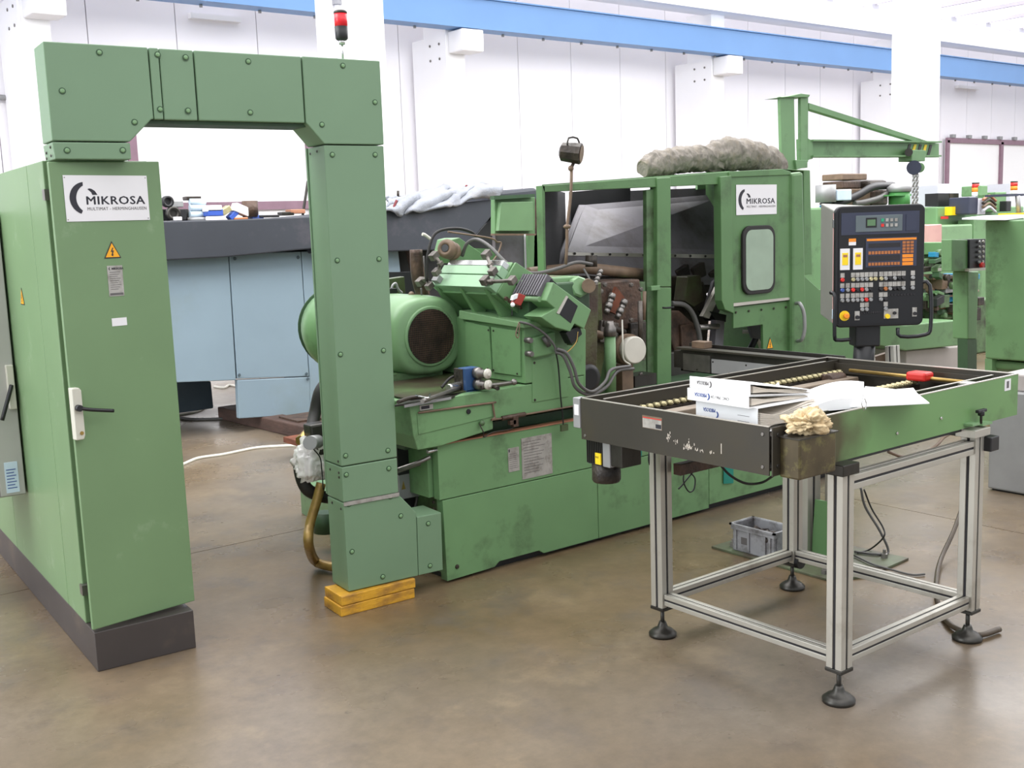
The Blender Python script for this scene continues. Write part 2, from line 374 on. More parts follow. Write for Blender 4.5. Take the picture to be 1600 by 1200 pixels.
# ceiling with skylight sheets between purlins
ceil=struct('ceiling',B().box((-6,-6,6.12),(44,15,6.2)),'ceiling_white')
pur=[]
for k,xx in enumerate([-3.5,-1.3,.9,3.1,5.3,7.5,9.7,11.9,14.1]+[(17.715,14,5.762)[0],(19.216,14,5.741)[0],(20.806,14,5.74)[0],(22.492,14,5.748)[0],(23.847,14,5.69)[0],(25.354,14,5.691)[0],(26.916,14,5.657)[0]]+[32,34.5,37,40]):
    B().box((xx-.035,-6,5.97),(xx+.035,14.3,6.05)).ob('purlin','lavender',ceil)  # lavender puts the purlins' shade into their colour
    B().box((xx-.12,13.9,5.86),(xx+.12,14.1,5.97)).ob('bracket','bg_grey',ceil)
    pur.append(xx)
for a,c in zip(pur[:-1],pur[1:]):
    B().box((a+.04,-5.8,6.08),(c-.04,14.6,6.10)).ob('skylight_sheet','skylight',ceil)
# roof edge beam
rb=struct('trim_2',B().box((-6,13.86,5.42),(44,14.2,5.86)),'white_paint')
B().box((-6,13.72,5.36),(44,14.2,5.42)).ob('flange','white_paint',rb)
# blue crane runway beam
bb=struct('trim_3',B().box((-6,13.66,4.60),(44,13.80,5.03)),'sky_blue')
B().box((-6,13.62,5.032),(44,13.96,5.05)).ob('flange','sky_blue',bb)
B().box((-6,13.80,4.60),(44,13.96,4.63)).ob('flange','sky_blue',bb)

bm_=B().cyl((0,0,0),(0,0,-.035),.022,n=8).mesh('bolt','grey_metal')
for k in range(34): place(bm_,'bolt',bb,(1+k*.82,13.9,4.60))
# slim wall columns carrying the runway
for n,x0 in enumerate(((3.729,14,3.737)[0]-.02,(9.817,14,3.631)[0],(15.782,14,3.89)[0],(15.782,14,3.89)[0]+6.0)):
    c=struct('trim_%d'%(4+n),B().box((x0,14.0,0),(x0+.34,14.9,4.5)),'white_paint')
    B().box((x0-.02,13.98,0),(x0+.0,14.9,4.55)).ob('flange','white_paint',c)
    B().box((x0+.04,13.62,4.26),(x0+.44,14.0,4.58)).ob('corbel','white_paint',c,bevel=.02)
    B().box((x0,14.0,4.5),(x0+.36,14.6,5.4)).ob('upper_column','white_paint',c)
    for z in (4.42,4.2):
        for y in (14.15,14.4): B().cyl((x0-.03,y,z),(x0-.02,y,z),.02,n=8).ob('bolt','steel',c)
# wide columns in front of the runway
c=struct('trim_8',B().box((5.90,10.5,0),(6.56,10.85,6.3)),'white_paint',bevel=.02)
cp=B().cyl((5.95,10.44,0),(5.95,10.44,4.0),.035,n=10).ob('conduit','bg_grey',c); B().cyl((5.95,10.44,4.0),(5.95,10.44,6.3),.05,n=10).ob('conduit','bg_grey',c)
B().box((6.0,10.42,3.26),(6.05,10.48,3.30)).ob('clip','dark_steel',c)
struct('trim_9',B().box((17.08,10.5,0),(17.62,11.1,6.3)),'white_paint',bevel=.02)
# sliding doors in the back wall
def framed_door(name,x0,x1,z0,z1,rails,mull=()):
    d=struct(name,B().box((x0,14.90,z0),(x1,14.95,z1)),'white_door')
    for z in rails: B().box((x0-.05,14.84,z-.06),(x1+.05,14.9,z+.06)).ob('rail','mauve',d)
    for x in (x0,)+tuple(mull)+(x1,): B().box((x-.06,14.84,z0),(x+.06,14.9,z1)).ob('jamb','mauve',d)
    return d
dl=(5.269,14.85,2.858); dr=(7.874,14.85,2.241); st=(7.143,14.85,2.054)
framed_door('door_1',dl[0]-.05,dr[0],.02,3.9,(st[2],3.9))
t0=(25.351,14.85,3.343); t1=(27.927,14.85,3.296)
d2=framed_door('door_2',t0[0],t0[0]+5.6,.02,t0[2],(t0[2],),(t1[0],))
for k in range(9): B().box((t0[0]+.1+k*.75,14.8,t0[2]+.06),(t0[0]+.25+k*.75,14.88,t0[2]+.14)).ob('hanger','grey_metal',d2)
# fluorescent fittings on the wall under the blue beam
for n,(a,c_) in enumerate((((6.183,14.6,4.721),(6.925,14.6,4.719)),((25.818,14.6,4.636),(26.813,14.6,4.638)))):
    single('strip_light',('white strip light under the blue beam at upper left','white strip light under the blue beam at far right')[n],'light',B().box((a[0],14.88,4.62),(c_[0],14.985,4.69)),'white_paint')
# ============================================================ ELECTRICAL CABINET (left)
CR=math.radians(-3.2)
cab=thing('electrical_cabinet','tall green electrical cabinet with slightly open narrow door on a dark plinth','cabinet',(1.16,4.16,0),CR)
B().box((0,0,0),(.385,2.6,.158)).ob('plinth','plinth',cab,True,bevel=.003)
B().box((.0,.13,.158),(.385,.41,1.945)).ob('body','green',cab,True,bevel=.004)
B().box((.0,.414,.158),(.385,1.46,1.945)).ob('side_panel','green',cab,True,bevel=.003)
B().box((.0,1.464,.158),(.385,2.6,1.945)).ob('side_panel','green',cab,True,bevel=.003)
for z in (.30,.62,1.70,1.82): 
    if z in (.30,1.82): B().box((-.008,.10,z-.02),(.02,.14,z+.02)).ob('catch','steel',cab,True)
A10=math.radians(10)
Md=Matrix.Translation((-.004,-.002,0))@Matrix.Rotation(A10,4,'Z')@frame((0,0,0),(1,0,0),(0,0,1))
# door: frame coordinates (u right, v up, w toward viewer)
def dprism(pts,w0,w1,name,m,parent,bev=0,lab=None):
    b=B(); b.prism([Md@Vector((x,y,w0)) for x,y in pts],Md.to_3x3()@Vector((0,0,w1-w0))); return b.ob(name,m,parent,True,bevel=bev,label=lab)
door=dprism([(0,.170),(.428,.170),(.424,1.940),(-.004,1.932)],-.018,0,'door','green',cab,.004)
dprism([(.018,.19),(.026,.19),(.026,1.91),(.018,1.91)],-.035,-.018,'door_return','green',door)
logo_plate(door,Md@Matrix.Translation((.043,1.7175,.001)),.323,.1675)
warning(door,Md@Matrix.Translation((.205,1.578,.001)),.066,.064)
p=dprism([(.179,1.435),(.238,1.435),(.239,1.550),(.179,1.550)],0,.0015,'data_plate','plate_alu',door)
Mp=Md@Matrix.Translation((.179,1.435,.0018))
text('MIKROSA',.011,Mp@Matrix.Translation((.017,.1,0)),'ink',p,bold=.0002)
flat(arc(.012,.104,.006,110,250,6)+arc(.0145,.104,.006,240,120,6),Mp).ob('crescent','ink',p,True)
for k in range(9):
    flat([(.008,.09-k*.008),(.05-.006*(k%3),.09-k*.008),(.05-.006*(k%3),.0915-k*.008),(.008,.0915-k*.008)],Mp).ob('print_line','ink_grey',p,True)
flat([(.004,.004),(.055,.004),(.055,.012),(.004,.012)],Mp).ob('print_line','ink_grey',p,True)
p=dprism([(.180,1.322),(.239,1.322),(.239,1.352),(.180,1.352)],0,.0015,'small_plate','plate_white',door)
hd=dprism([(-.008,.915),(.022,.915),(.028,.93),(.028,1.098),(.020,1.110),(-.008,1.110)],-.005,.03,'door_handle','handle_white',door,.004)
b=B().cyl(Md@V(.008,1.036,.028),Md@V(.008,1.036,.052),.012); b.tube([Md@V(.008,1.036,.045),Md@V(.05,1.025,.05),Md@V(.136,1.008,.045)],.007,8); b.ob('lever','black',hd,True)
B().cyl(Md@V(.014,.94,.03),Md@V(.014,.94,.033),.007).ob('lock','brass',hd,True)
# duct flange bits, warning sticker on the side
Ms=frame((-.001,.735,1.388),(0,-1,0),(0,0,1)); warning(cab,Ms,.072,.072)
# scratches band is in the paint; side seam screws
# ============================================================ GREY CONTROL BOX on the cabinet's side
gb=thing('control_box','grey control box mounted on the left flank of the green cabinet','control box',tuple(W[cab.name]@Vector((-.25,1.05,.51))),CR)
def L2(v): return v
b=B().box((-.30,.0,0),(.243,.44,1.275)); b.ob('body','gbox',gb,True,bevel=.006)
B().box((-.30,-.012,.006),(.128,0,1.27)).ob('door','gbox',gb,True,bevel=.004)
B().box((.134,-.012,.006),(.240,0,1.27)).ob('door','gbox',gb,True,bevel=.004)
h=B().box((.205,-.035,.40),(.236,-.008,.60)).ob('handle','handle_white',gb,True,bevel=.004)
b=B().tube([(.22,-.04,.51),(.20,-.055,.46),(.165,-.055,.36)],.009,8); b.ob('lever','black',h,True)
s=B().box((.16,-.0145,.02),(.215,-.012,.16)).ob('sticker','blue_bag',gb,True)
for k in range(7): B().box((.166,-.0155,.04+k*.014),(.206-.008*(k%2),-.0145,.044+k*.014)).ob('print_line','ink_blue',s,True)
# ============================================================ CABLE DUCT BRIDGE
BR=math.radians(-4.5)
br=thing('cable_duct','green sheet metal cable duct arching from the cabinet top down to the floor','duct',(2.21,4.06,0),BR)
D=.17
def dp(pts,name,inset=0,d=D):
    b=B(); b.prism([(x,inset,z) for x,z in pts],(0,d-inset,0)); return b.ob(name,'green_duct',br,True,bevel=.004)
g=.0022
dp([(-1.04,1.94),(-.772,1.94),(-.772,2.003-g),(-1.045,2.003-g)],'duct_stub')
dp([(-1.045,2.003+g),(-.772,2.003+g),(-.688,2.087),(-.678,2.09),(-.678-g,2.350),(-1.045,2.350)],'corner_box')
dp([(-.678+g,2.088),(-.640-g,2.088),(-.640-g,2.349),(-.678+g,2.349)],'duct_cover',-.003)
dp([(-.640+g,2.088),(-.508-g,2.088),(-.508-g,2.349),(-.640+g,2.349)],'duct_cover',.003)
dp([(-.508+g,2.088),(-.07-g,2.088),(-.07-g,2.349),(-.508+g,2.349)],'duct_cover')
dp([(-.07+g,2.350),(.280,2.350),(.280,2.003+g),(.006,2.003+g),(-.07+g,2.088)],'corner_box',-.004)
dp([(.006,2.003-g),(.280,2.003-g),(.268,.652+g),(.0,.650+g)],'pillar_cover')
dp([(.0,.650-g),(.268,.652-g),(.266,.492+g),(.0,.492+g)],'pillar_cover')
B().box((.0,-.006,.478),(.266,0,.494)).ob('paint_strip','plate_alu',br,True)
dp([(.0,.492-g),(.262,.492-g),(.350,.388),(.345,.094),(.0,.094)],'foot_box')
dp([(.350+g,.366),(.478,.366),(.474,.094),(.345+g,.094)],'foot_box')
B().box((.0,D+.001,.50),(.20,D+.012,2.0)).ob('back_flange','green_duct',br,True)
B().box((-1.04,.03,2.075),(-.0,D,2.087)).ob('under_flange','green_dark',br,True)
sm=B().lathe((0,-.001,0),(0,-1,0),[(0,.0085),(.003,.008),(.0045,.004)],12).mesh('screw','green_light'); wm=B().lathe((0,0,0),(0,-1,0),[(0,.0125),(.001,.0125)],16).mesh('shade_ring','green_dark')
rg=B(); rg.lathe((0,0,0),(0,-1,0),[(0,.015),(.0008,.015)],14); 
for x,z in [(-.855,2.321),(-.995,2.180),(-.750,2.076),(-.997,1.971),(-.801,1.973),(-.646,2.324),(-.540,2.320),(-.546,2.123),(-.652,2.125),(-.294,2.318),(-.300,2.123),(.108,2.321),(.246,2.179),(.0,2.082),(.040,1.962),(.236,1.963),(.035,1.528),(.229,1.525),(.025,1.133),(.228,1.131),(.022,.696),(.224,.690),(.020,.613),(.224,.609),(.024,.482),(.225,.482),(.026,.270),(.167,.127),(.271,.386),(.408,.326),(.407,.128)]:
    yy=-.004 if (x>-.07 and z>2.0) else (-.003 if -.678<x<-.64 else 0)
    sc1=place(sm,'screw',br,(x,yy,z)); place(wm,'shade_ring',sc1,(0,0,0))  # flat dark ring paints the shade of the recess around each screw
sm2=B().lathe((0,0,0),(-1,0,0),[(0,.006),(.003,.004)],8).mesh('screw','grime')
for y,z in ((.03,.62),(.03,.60),(.03,.67),(.06,1.98),(.13,1.975),(.03,.46),(.12,.62),(.12,.47)): place(sm2,'screw',br,(-.0005,y,z))
for y,z in ((.04,1.985),(.12,1.97),(.04,1.955),(.12,1.95)): place(sm2,'screw',br,(-1.0445,y,z))
# beacon
be=thing('beacon_light','red and black warning beacon on a thin rod above the duct corner','beacon',tuple(W[br.name]@Vector((.15,.08,2.35))))
b=B().cyl((0,0,0),(0,0,.085),.005,n=8); b.lathe((0,0,.07),(0,0,1),[(0,.012),(.02,.016)],12); b.ob('rod','chrome',be,True)
B().lathe((0,0,.088),(0,0,1),[(0,.02),(.006,.026),(.055,.028)],24).ob('base','black',be,True)
B().lathe((0,0,.143),(0,0,1),[(0,.027),(.052,.0275)],24).ob('lens','red_lens',be,True)
B().lathe((0,0,.195),(0,0,1),[(0,.028),(.008,.028),(.014,.02)],24).ob('cap','dark_steel',be,True)
# wooden blocks under the duct foot
for n,(z0,z1,dx) in enumerate(((0,.045,0),(.047,.090,.006))):
    b=B(); b.prism([(-.055+dx,-.03,z0),(.315+dx,-.015,z0),(.315+dx,.14,z0),(-.055+dx,.15,z0)],(0,0,z1-z0))
    for i in range(len(b.v)): b.v[i]=W[br.name]@b.v[i]
    single('wooden_block',('bright yellow painted wooden block on the floor, lower of the two','brown scuffed yellow wooden block directly under the duct foot')[n],'wooden block',b,'wood_yellow',bevel=.004)
# ============================================================ GRINDING MACHINE
gm=thing('grinding_machine','long green industrial grinding machine with motor and open hood in the centre','machine',(4.2,4.4,0))
def P_(pts,off,name,m,par=None,bevel=0,label=None,kind=None):
    b=B(); b.prism(pts,off); return b.ob(name,m,par or gm,bevel=bevel,label=label,kind=kind)
def BX(a,c,name,m,par=None,bevel=0,label=None): return B().box(a,c).ob(name,m,par or gm,bevel=bevel,label=label)
# base skirt
BX((2.78,4.12,.0),(5.72,4.9,.035),'base_foot','black')
lower=P_([(2.742,4.08,.012),(3.02,4.08,.018),(3.05,4.08,.04),(3.30,4.08,.04),(3.33,4.08,.02),(3.70,4.08,.02),(3.70,4.08,.400),(2.735,4.08,.400)],(0,.05,0),'lower_panel','green_mach',bevel=.002)
BX((3.704,4.08,.02),(4.55,4.13,.400),'lower_panel','green_mach',bevel=.002)
BX((4.554,4.08,.04),(5.72,4.13,.400),'lower_panel','green_mach',bevel=.002)
BX((2.722,4.083,.404),(4.55,4.13,.662),'upper_panel','green_mach',bevel=.002)
BX((4.554,4.083,.404),(5.72,4.13,.662),'upper_panel','green_mach',bevel=.002)
BX((2.70,4.078,.662),(5.72,4.12,.668),'edge_strip','copper')
BX((2.76,4.135,.035),(3.30,4.85,.655),'base_core','green_dirty'); BX((3.30,4.135,.035),(5.71,5.5,.655),'base_core','green_dirty')
BX((2.70,4.14,.41),(2.76,4.85,.655),'side_panel','green_mach')
BX((2.62,4.2,.64),(3.3,4.8,.70),'recess','green_dark'); BX((3.3,4.2,.64),(5.7,5.5,.70),'recess','green_dark')  # darker green paints the shade under the overhanging slide
for z in (.385,.35): B().cyl((2.728,4.14,z-.0),(2.72,4.14,z),.008,n=8).ob('bolt','grime',gm)
B().lathe((2.80,4.079,.07),(0,-1,0),[(0,.012),(.006,.008)],8).ob('bolt','grime',gm)
# rating plates on upper panel
p=BX((3.127,4.0805,.468),(3.194,4.083,.585),'rating_plate','plate_alu'); text('MIKROSA',.012,frame((3.142,4.0800,.572),(1,0,0),(0,0,1)),'ink',p,bold=.0003)
q=B(); q.box((3.131,4.079,.566),(3.136,4.0805,.580)); q.ob('crescent','ink',p)
for k in range(8): B().box((3.134,4.0795,.555-k*.010),(3.184,4.0805,.5565-k*.010)).ob('print_line','ink_grey',p)
p=BX((3.21,4.0800,.418),(3.402,4.083,.622),'instruction_plate','plate_alu')
for k in range(12): B().box((3.222,4.0792,.600-k*.014),(3.222+.09+.07*random.random(),4.08,.6022-k*.014)).ob('print_line','ink_grey',p)
# slide body over the recess
sb=P_([(2.595,4.05,.665),(2.72,4.05,.665),(3.02,4.05,.70),(3.02,4.05,.745),(3.60,4.05,.745),(3.60,4.05,.89),(2.56,4.05,.882),(2.575,4.05,.73)],(0,.75,0),'slide_body','green_mach',bevel=.004)
BX((2.60,4.10,.888),(3.215,4.78,.892),'bed_top','green_oily')
P_([(2.60,4.046,.735),(3.015,4.046,.760),(3.015,4.046,.828),(2.597,4.046,.836)],(0,.01,0),'slide_cover','green_mach',bevel=.002)
B().lathe((2.877,4.046,.804),(0,-1,0),[(0,.012),(.006,.011)],12).ob('plug','black',gm)
p=BX((2.612,4.043,.843),(2.682,4.05,.866),'id_plate','plate_alu'); BX((2.618,4.042,.848),(2.662,4.044,.862),'black_field','ink',p)
# oil pipe on its face
B().tube([(2.60,4.04,.836),(3.0,4.04,.829),(3.015,4.04,.826),(3.018,4.04,.80),(3.026,4.04,.757),(3.04,4.035,.748),(3.54,4.035,.748)],.005,8,3).ob('oil_pipe','hose_brown',gm)
b=B().cyl((3.06,4.032,.748),(3.20,4.032,.750),.011,n=10); b.box((3.12,4.02,.70),(3.15,4.045,.748)); b.box((3.10,4.02,.712),(3.135,4.04,.732)); b.ob('pipe_fitting','grime_brown',gm)
B().tube([(2.93,4.035,.74),(2.94,4.02,.70),(2.95,4.03,.675),(3.00,4.03,.69),(3.10,4.03,.69),(3.13,4.03,.70)],.003,6).ob('thin_tube','grime',gm)
b=B(); b.ball((2.945,4.035,.742),.014); b.ob('tap','green_dirty',gm)
# dark recess stuff at far left with lever
BX((2.64,4.3,.50),(2.70,4.7,.64),'recess_block','black')
b=B().tube([(2.564,4.2,0.554),(2.643,4.12,0.592),(2.691,4.1,0.611)],.010,8); b.ob('pipe_elbow','steel',gm); B().cyl((2.671,4.09,0.64),(2.721,4.09,0.641),.009,n=10).ob('coupling','chrome',gm)
# tall housing behind (grinding head pedestal)
hs=P_([(3.222,4.0485,.893),(3.598,4.0485,.893),(3.598,4.0485,.752),(3.606,4.0485,.752),(3.62,4.0485,1.12),(3.50,4.0485,1.19),(3.225,4.0485,1.19)],(0,1.0,0),'head_housing','green_mach',bevel=.006)
P_([(3.214,4.514,1.173),(3.214,4.314,1.154),(3.214,4.306,0.933),(3.214,4.53,0.944)],(.01,0,0),'housing_panel','green_mach',hs,bevel=.002)
P_([(3.214,4.298,1.154),(3.214,4.069,1.148),(3.214,4.076,0.928),(3.214,4.296,0.928)],(.01,0,0),'housing_panel','green_mach',hs,bevel=.002)
P_([(3.2,4.546,1.228),(3.2,4.025,1.188),(3.2,4.026,1.164),(3.2,4.55,1.185)],(.2,0,0),'housing_ledge','green_light',hs,bevel=.003)
for p in [(3.213,4.277,1.137),(3.213,4.088,1.138),(3.213,4.099,0.938),(3.213,4.289,0.941),(3.213,4.319,1.138),(3.213,4.336,0.944)]: B().lathe(p,(-1,0,0),[(0,.006),(.003,.004)],8).ob('screw','grime',hs)
P_([(3.268,4.046,1.002),(3.497,4.046,1.014),(3.489,4.046,0.797),(3.26,4.046,0.797)],(0,.006,0),'access_panel','green_mach',hs,bevel=.002)
B().lathe((3.275,4.045,0.808),(0,-1,0),[(0,.007),(.003,.005)],8).ob('screw','grime',hs)
B().lathe((3.279,4.045,0.989),(0,-1,0),[(0,.007),(.003,.005)],8).ob('screw','grime',hs)
# sloping side of the housing at the right (dirty, oily)
P_([(3.60,4.12,.745),(3.74,4.12,.68),(3.78,4.12,1.34),(3.50,4.12,1.34),(3.50,4.12,1.19)],(0,.7,0),'oily_housing','grime_green',bevel=.006)
P_([(3.911,4.42,1.318),(4.411,4.42,1.306),(4.404,4.42,0.569),(3.888,4.42,0.637)],(0,.3,0),'wheel_guard','green_dirty')
P_([(4.029,4.38,1.329),(4.331,4.38,1.326),(4.365,4.38,1.049),(4.2,4.38,1.053),(4.032,4.38,1.102)],(0,.2,0),'guard_cover','grime_brown',bevel=.01)
P_([(3.84,4.34,1.307),(4.002,4.34,1.332),(4.013,4.34,0.913),(3.933,4.34,0.64),(3.808,4.34,0.657)],(0,.1,0),'oily_plate','grime_green',bevel=.01)
# motor with grille
mo=thing; mc=Vector((3.055,4.60,1.105))
def rsq(rx,rz,p=3.2,n=32):
    out=[]
    for i in range(n):
        t=2*PI*i/n; c_,s_=math.cos(t),math.sin(t); out.append((rx*abs(c_)**(2/p)*(1 if c_>0 else -1),rz*abs(s_)**(2/p)*(1 if s_>0 else -1)))
    return out
b=B(); prof=[(.0,.62),(.004,.84),(.018,.93),(.05,.98),(.10,1.0),(.42,1.0),(.43,.95)]; n=32; vs=[]
for y,k in prof:
    for x_,z_ in rsq(.215,.205,2.7 if k>.7 else 2.2): vs.append((mc.x+x_*k,mc.y+y,mc.z+z_*k))
fs=[(j*n+i,j*n+(i+1)%n,(j+1)*n+(i+1)%n,(j+1)*n+i) for j in range(len(prof)-1) for i in range(n)]
b.add(vs,fs,True); b.f.append(tuple((len(prof)-1)*n+i for i in range(n))); b.sm.append(False)
mot=b.ob('motor','green_light',gm)
B().lathe((mc.x,mc.y+.012,mc.z),(0,-1,0),[(0,.155),(.016,.155),(.020,.148),(.018,.139)],36).ob('grille_ring','green_light',mot)
B().lathe((mc.x,mc.y-.006,mc.z),(0,-1,0),[(0,.139),(.002,.139)],36).ob('grille_back','black',mot)
b=B()
for k in range(-12,13):
    t=k*.0108; h=math.sqrt(max(0,.139**2-t*t))
    b.box((mc.x+t-.0014,mc.y-.013,mc.z-h),(mc.x+t+.0014,mc.y-.010,mc.z+h)); b.box((mc.x-h,mc.y-.014,mc.z+t-.0014),(mc.x+h,mc.y-.011,mc.z+t+.0014))
b.ob('grille_mesh','grime_brown',mot,kind='stuff')
b=B().cyl((mc.x,5.03,mc.z),(mc.x,5.22,mc.z),.19,n=32)
b.ob('motor_body','green_mach',mot)
b=B()
for i in range(28):
    t=2*PI*i/28; c_,s_=math.cos(t),math.sin(t); b.obox((mc.x+c_*.2,5.13,mc.z+s_*.2),(c_*.012,0,s_*.012),(0,.09,0),(-s_*.003,0,c_*.003))
b.ob('cooling_fins','green_dark',mot)
BX((2.84,4.66,.885),(3.16,5.2,.925),'motor_foot','green_dirty')
# round belt guard behind the duct pillar
dc=Vector((3.027,5.42,1.086))
gd=B().lathe(dc,(-.45,-1,0),[(-.30,.235),(-.05,.24),(0,.225),(.05,.17),(.08,.10),(.085,0.02)],36).ob('belt_guard','green_mach',gm)
B().lathe(dc,(-.45,-1,0),[(-.335,.25),(-.30,.25)],36).ob('guard_flange','green_dark',gd)
BX((3.1,5.0,.70),(3.6,5.5,.98),'rear_bed','green_mach')
# junk between pillar and head: black column, dirty bracket
P_([(3.409,5.6,1.399),(3.691,5.6,1.384),(3.681,5.6,1.209),(3.398,5.6,1.228)],(0,.05,0),'rear_cover','dark_inside')
P_([(3.245,5.3,1.372),(3.361,5.3,1.38),(3.364,5.3,1.285),(3.239,5.3,1.278)],(0,.05,0),'rear_bracket','green_oily',bevel=.004)
B().tube([(3.25,5.27,1.278),(3.257,5.27,1.329),(3.28,5.27,1.345),(3.295,5.27,1.312),(3.319,5.27,1.288)],.008,8).ob('hook','grey_metal',gm)
for k in range(5): BX((2.78,5.0+k*.05,1.30+.0*k),(3.12,5.02+k*.05,1.335),'fin','black')
b=B().tube([(3.187,4.9,1.538),(3.188,4.9,1.403),(3.214,4.9,1.292)],.035,8); b.ob('bellows_tube','grime_brown',gm)
b=B().tube([(3.085,4.8,1.31),(3.131,4.75,1.288),(3.13,4.7,1.3)],.006,8); b.ball((3.081,4.8,1.31),.016); b.ob('feeler_arm','hose_brown',gm)
# dressing unit: slide axis along -Y, rolled 53 degrees
th=math.radians(53); sv=Vector((-math.cos(th),0,-math.sin(th))); nv=Vector((-math.sin(th),0,math.cos(th)))
q=[(3.15,4.731,1.361),(3.15,4.174,1.366)]; y_l,y_r=4.72,4.20
e0=Vector((3.15,0,1.365))
def sl(u,v,y): # u up along slope, v proud of it
    return e0-sv*u+nv*v+Vector((0,y,0))
def slab(u0,u1,v0,v1,y0,y1,name,m,par=None,bevel=.002,label=None):
    b=B(); b.obox((sl(u0,v0,y0)+sl(u1,v1,y1))/2, -sv*((u1-u0)/2), nv*((v1-v0)/2), (0,(y1-y0)/2,0)); return b.ob(name,m,par or gm,bevel=bevel,label=label)
du=slab(-.01,.06,-.06,0,y_r,y_l,'dresser_plate','green_lit')
slab(.066,.115,-.06,0,y_r,y_l-.03,'dresser_plate','green_lit')
slab(.119,.15,-.07,-.004,y_r+.01,y_l-.05,'dresser_rail','chrome')
slab(-.02,.17,-.20,-.05,y_r+.005,y_l-.06,'dresser_block','green_mach')
# gussets under the plates down to the ledge
for yy in (4.66,4.45,4.24):
    P_([(3.155,yy,1.345),(3.33,yy,1.25),(3.33,yy,1.19),(3.26,yy,1.18)],(0,.025,0),'gusset','green_mach',du)
BX((3.30,4.1,1.19),(3.7,4.8,1.36),'head_block','green_dark',bevel=.01)
P_([(3.18,4.2,1.33),(3.30,4.2,1.47),(3.42,4.2,1.40),(3.42,4.2,1.27),(3.30,4.2,1.22)],(0,-.012,0),'end_plate','green_mach',bevel=.003)
B().lathe((3.30,4.187,1.36),(0,-1,0),[(0,.008),(.002,.008)],10).ob('hole','black',gm)
# chain of nuts on end plate
for k in range(7):
    B().lathe((3.21+k*.022,4.165,1.300-k*.012),(0,-1,0),[(0,.012),(.012,.010)],6,False).ob('nut','grime_brown',gm)
# handwheel cylinder at the top-left and its arm
P_([(3.317,4.75,1.586),(3.367,4.75,1.594),(3.548,4.75,1.482),(3.503,4.75,1.449),(3.327,4.75,1.461),(3.289,4.75,1.513)],(0,.14,0),'feed_arm','green_mach',bevel=.005)
ax=(Vector((3.107,4.62,1.569))-Vector((3.338,4.75,1.508))).normalized()
B().lathe((3.309,4.72,1.519),ax,[(0,.040),(.02,.048),(.05,.048),(.052,.040),(.062,.040),(.064,.050),(.10,.050),(.105,.042),(.112,.040),(.112,.022),(.085,.020)],28).ob('handwheel','hose_brown',gm)
B().lathe(Vector((3.309,4.72,1.519))+ax*.113,ax,[(0,.020),(.001,.020)],16).ob('hole','black',gm)
B().tube([(3.079,4.6,1.596),(3.049,4.6,1.616),(3.034,4.6,1.62)],.008,8).ob('crank_tip','cable_white',gm)
P_([(3.542,4.85,1.531),(3.683,4.85,1.521),(3.68,4.85,1.454),(3.517,4.85,1.462)],(0,.1,0),'back_cover','green_mach')
# clamps
def clamp(px0,px1,px2,nm='clamp'):
    b=B()
    for p,s_ in ((px0,.021),(px1,.013),(px2,.019)):
        b.obox(p,(s_*.8,0,s_*.6),(0,s_,0),(-s_*.4,0,s_*.7))
    b.tube([px0,px1,px2],.010,6,2); return b.ob(nm,'steel_dirty',gm,bevel=.003)
clamp((3.12,4.633,1.508),(3.13,4.593,1.469),(3.12,4.616,1.427))
clamp((3.22,4.32,1.51),(3.19,4.252,1.462),(3.17,4.207,1.432))
clamp((3.14,4.231,1.39),(3.14,4.18,1.385),(3.15,4.033,1.393),'stop_dog')
clamp((3.13,4.784,1.374),(3.13,4.734,1.388),(3.12,4.687,1.354),'stop_dog')
slab(.0,.035,.0,.03,4.63,4.68,'clamp_pad','grey_metal')
# bellows folds toward the end block
y0,y1=4.17,3.975; bo=V(.14,0,-.03)
b=B(); b.obox((sl(-.03,-.05,y0)+sl(.075,-.01,y1))/2+bo,-sv*.0525,nv*.02,(0,(y0-y1)/2,0)); bl=b.ob('bellows','black',gm)
b=B()
for k in range(10):
    yy=y0+(y1-y0)*(k+.5)/10; b.obox((sl(-.035,-.02,yy)+sl(.082,.018,yy))/2+bo,-sv*.0585,nv*.022,(0,.0055,0))
b.ob('bellows_folds','bellows_grey',bl)  # grey ridges over the black base put fold light and shade into colour
B().tube([sl(-.045,.0,4.18)+V(.14,0,-.03),sl(-.045,.0,3.97)+V(.14,0,-.03)],.013,10,1).ob('guide_bar','green_light',gm)
BX((3.30,4.14,1.33),(3.66,4.62,1.385),'head_top','green_light',bevel=.008)
BX((3.50,4.2,1.385),(3.6,4.45,1.3862),'worn_patch','worn_paint')
# end block with square pocket
eb=P_([(3.317,3.93,1.377),(3.552,3.93,1.229),(3.503,3.93,1.14),(3.442,3.93,1.17),(3.413,3.93,1.135),(3.321,3.93,1.162),(3.229,3.93,1.22),(3.321,3.93,1.253),(3.267,3.93,1.293)],(0,.13,0),'end_block','green_mach',bevel=.004)
P_([(3.401,3.928,1.299),(3.464,3.928,1.254),(3.416,3.928,1.175),(3.342,3.928,1.227)],(0,.004,0),'pocket','black',eb)
P_([(3.391,3.926,1.309),(3.403,3.926,1.302),(3.344,3.926,1.224),(3.328,3.926,1.231)],(0,.004,0),'pocket_rim','edge_steel',eb)
P_([(3.401,3.95,1.129),(3.493,3.95,1.158),(3.508,3.95,1.113),(3.436,3.95,1.07)],(0,.05,0),'end_block_foot','black',gm,bevel=.003)
P_([(3.446,3.96,1.118),(3.501,3.96,1.145),(3.486,3.96,1.077),(3.449,3.96,1.062)],(0,.04,0),'wiper','green_oily',gm)
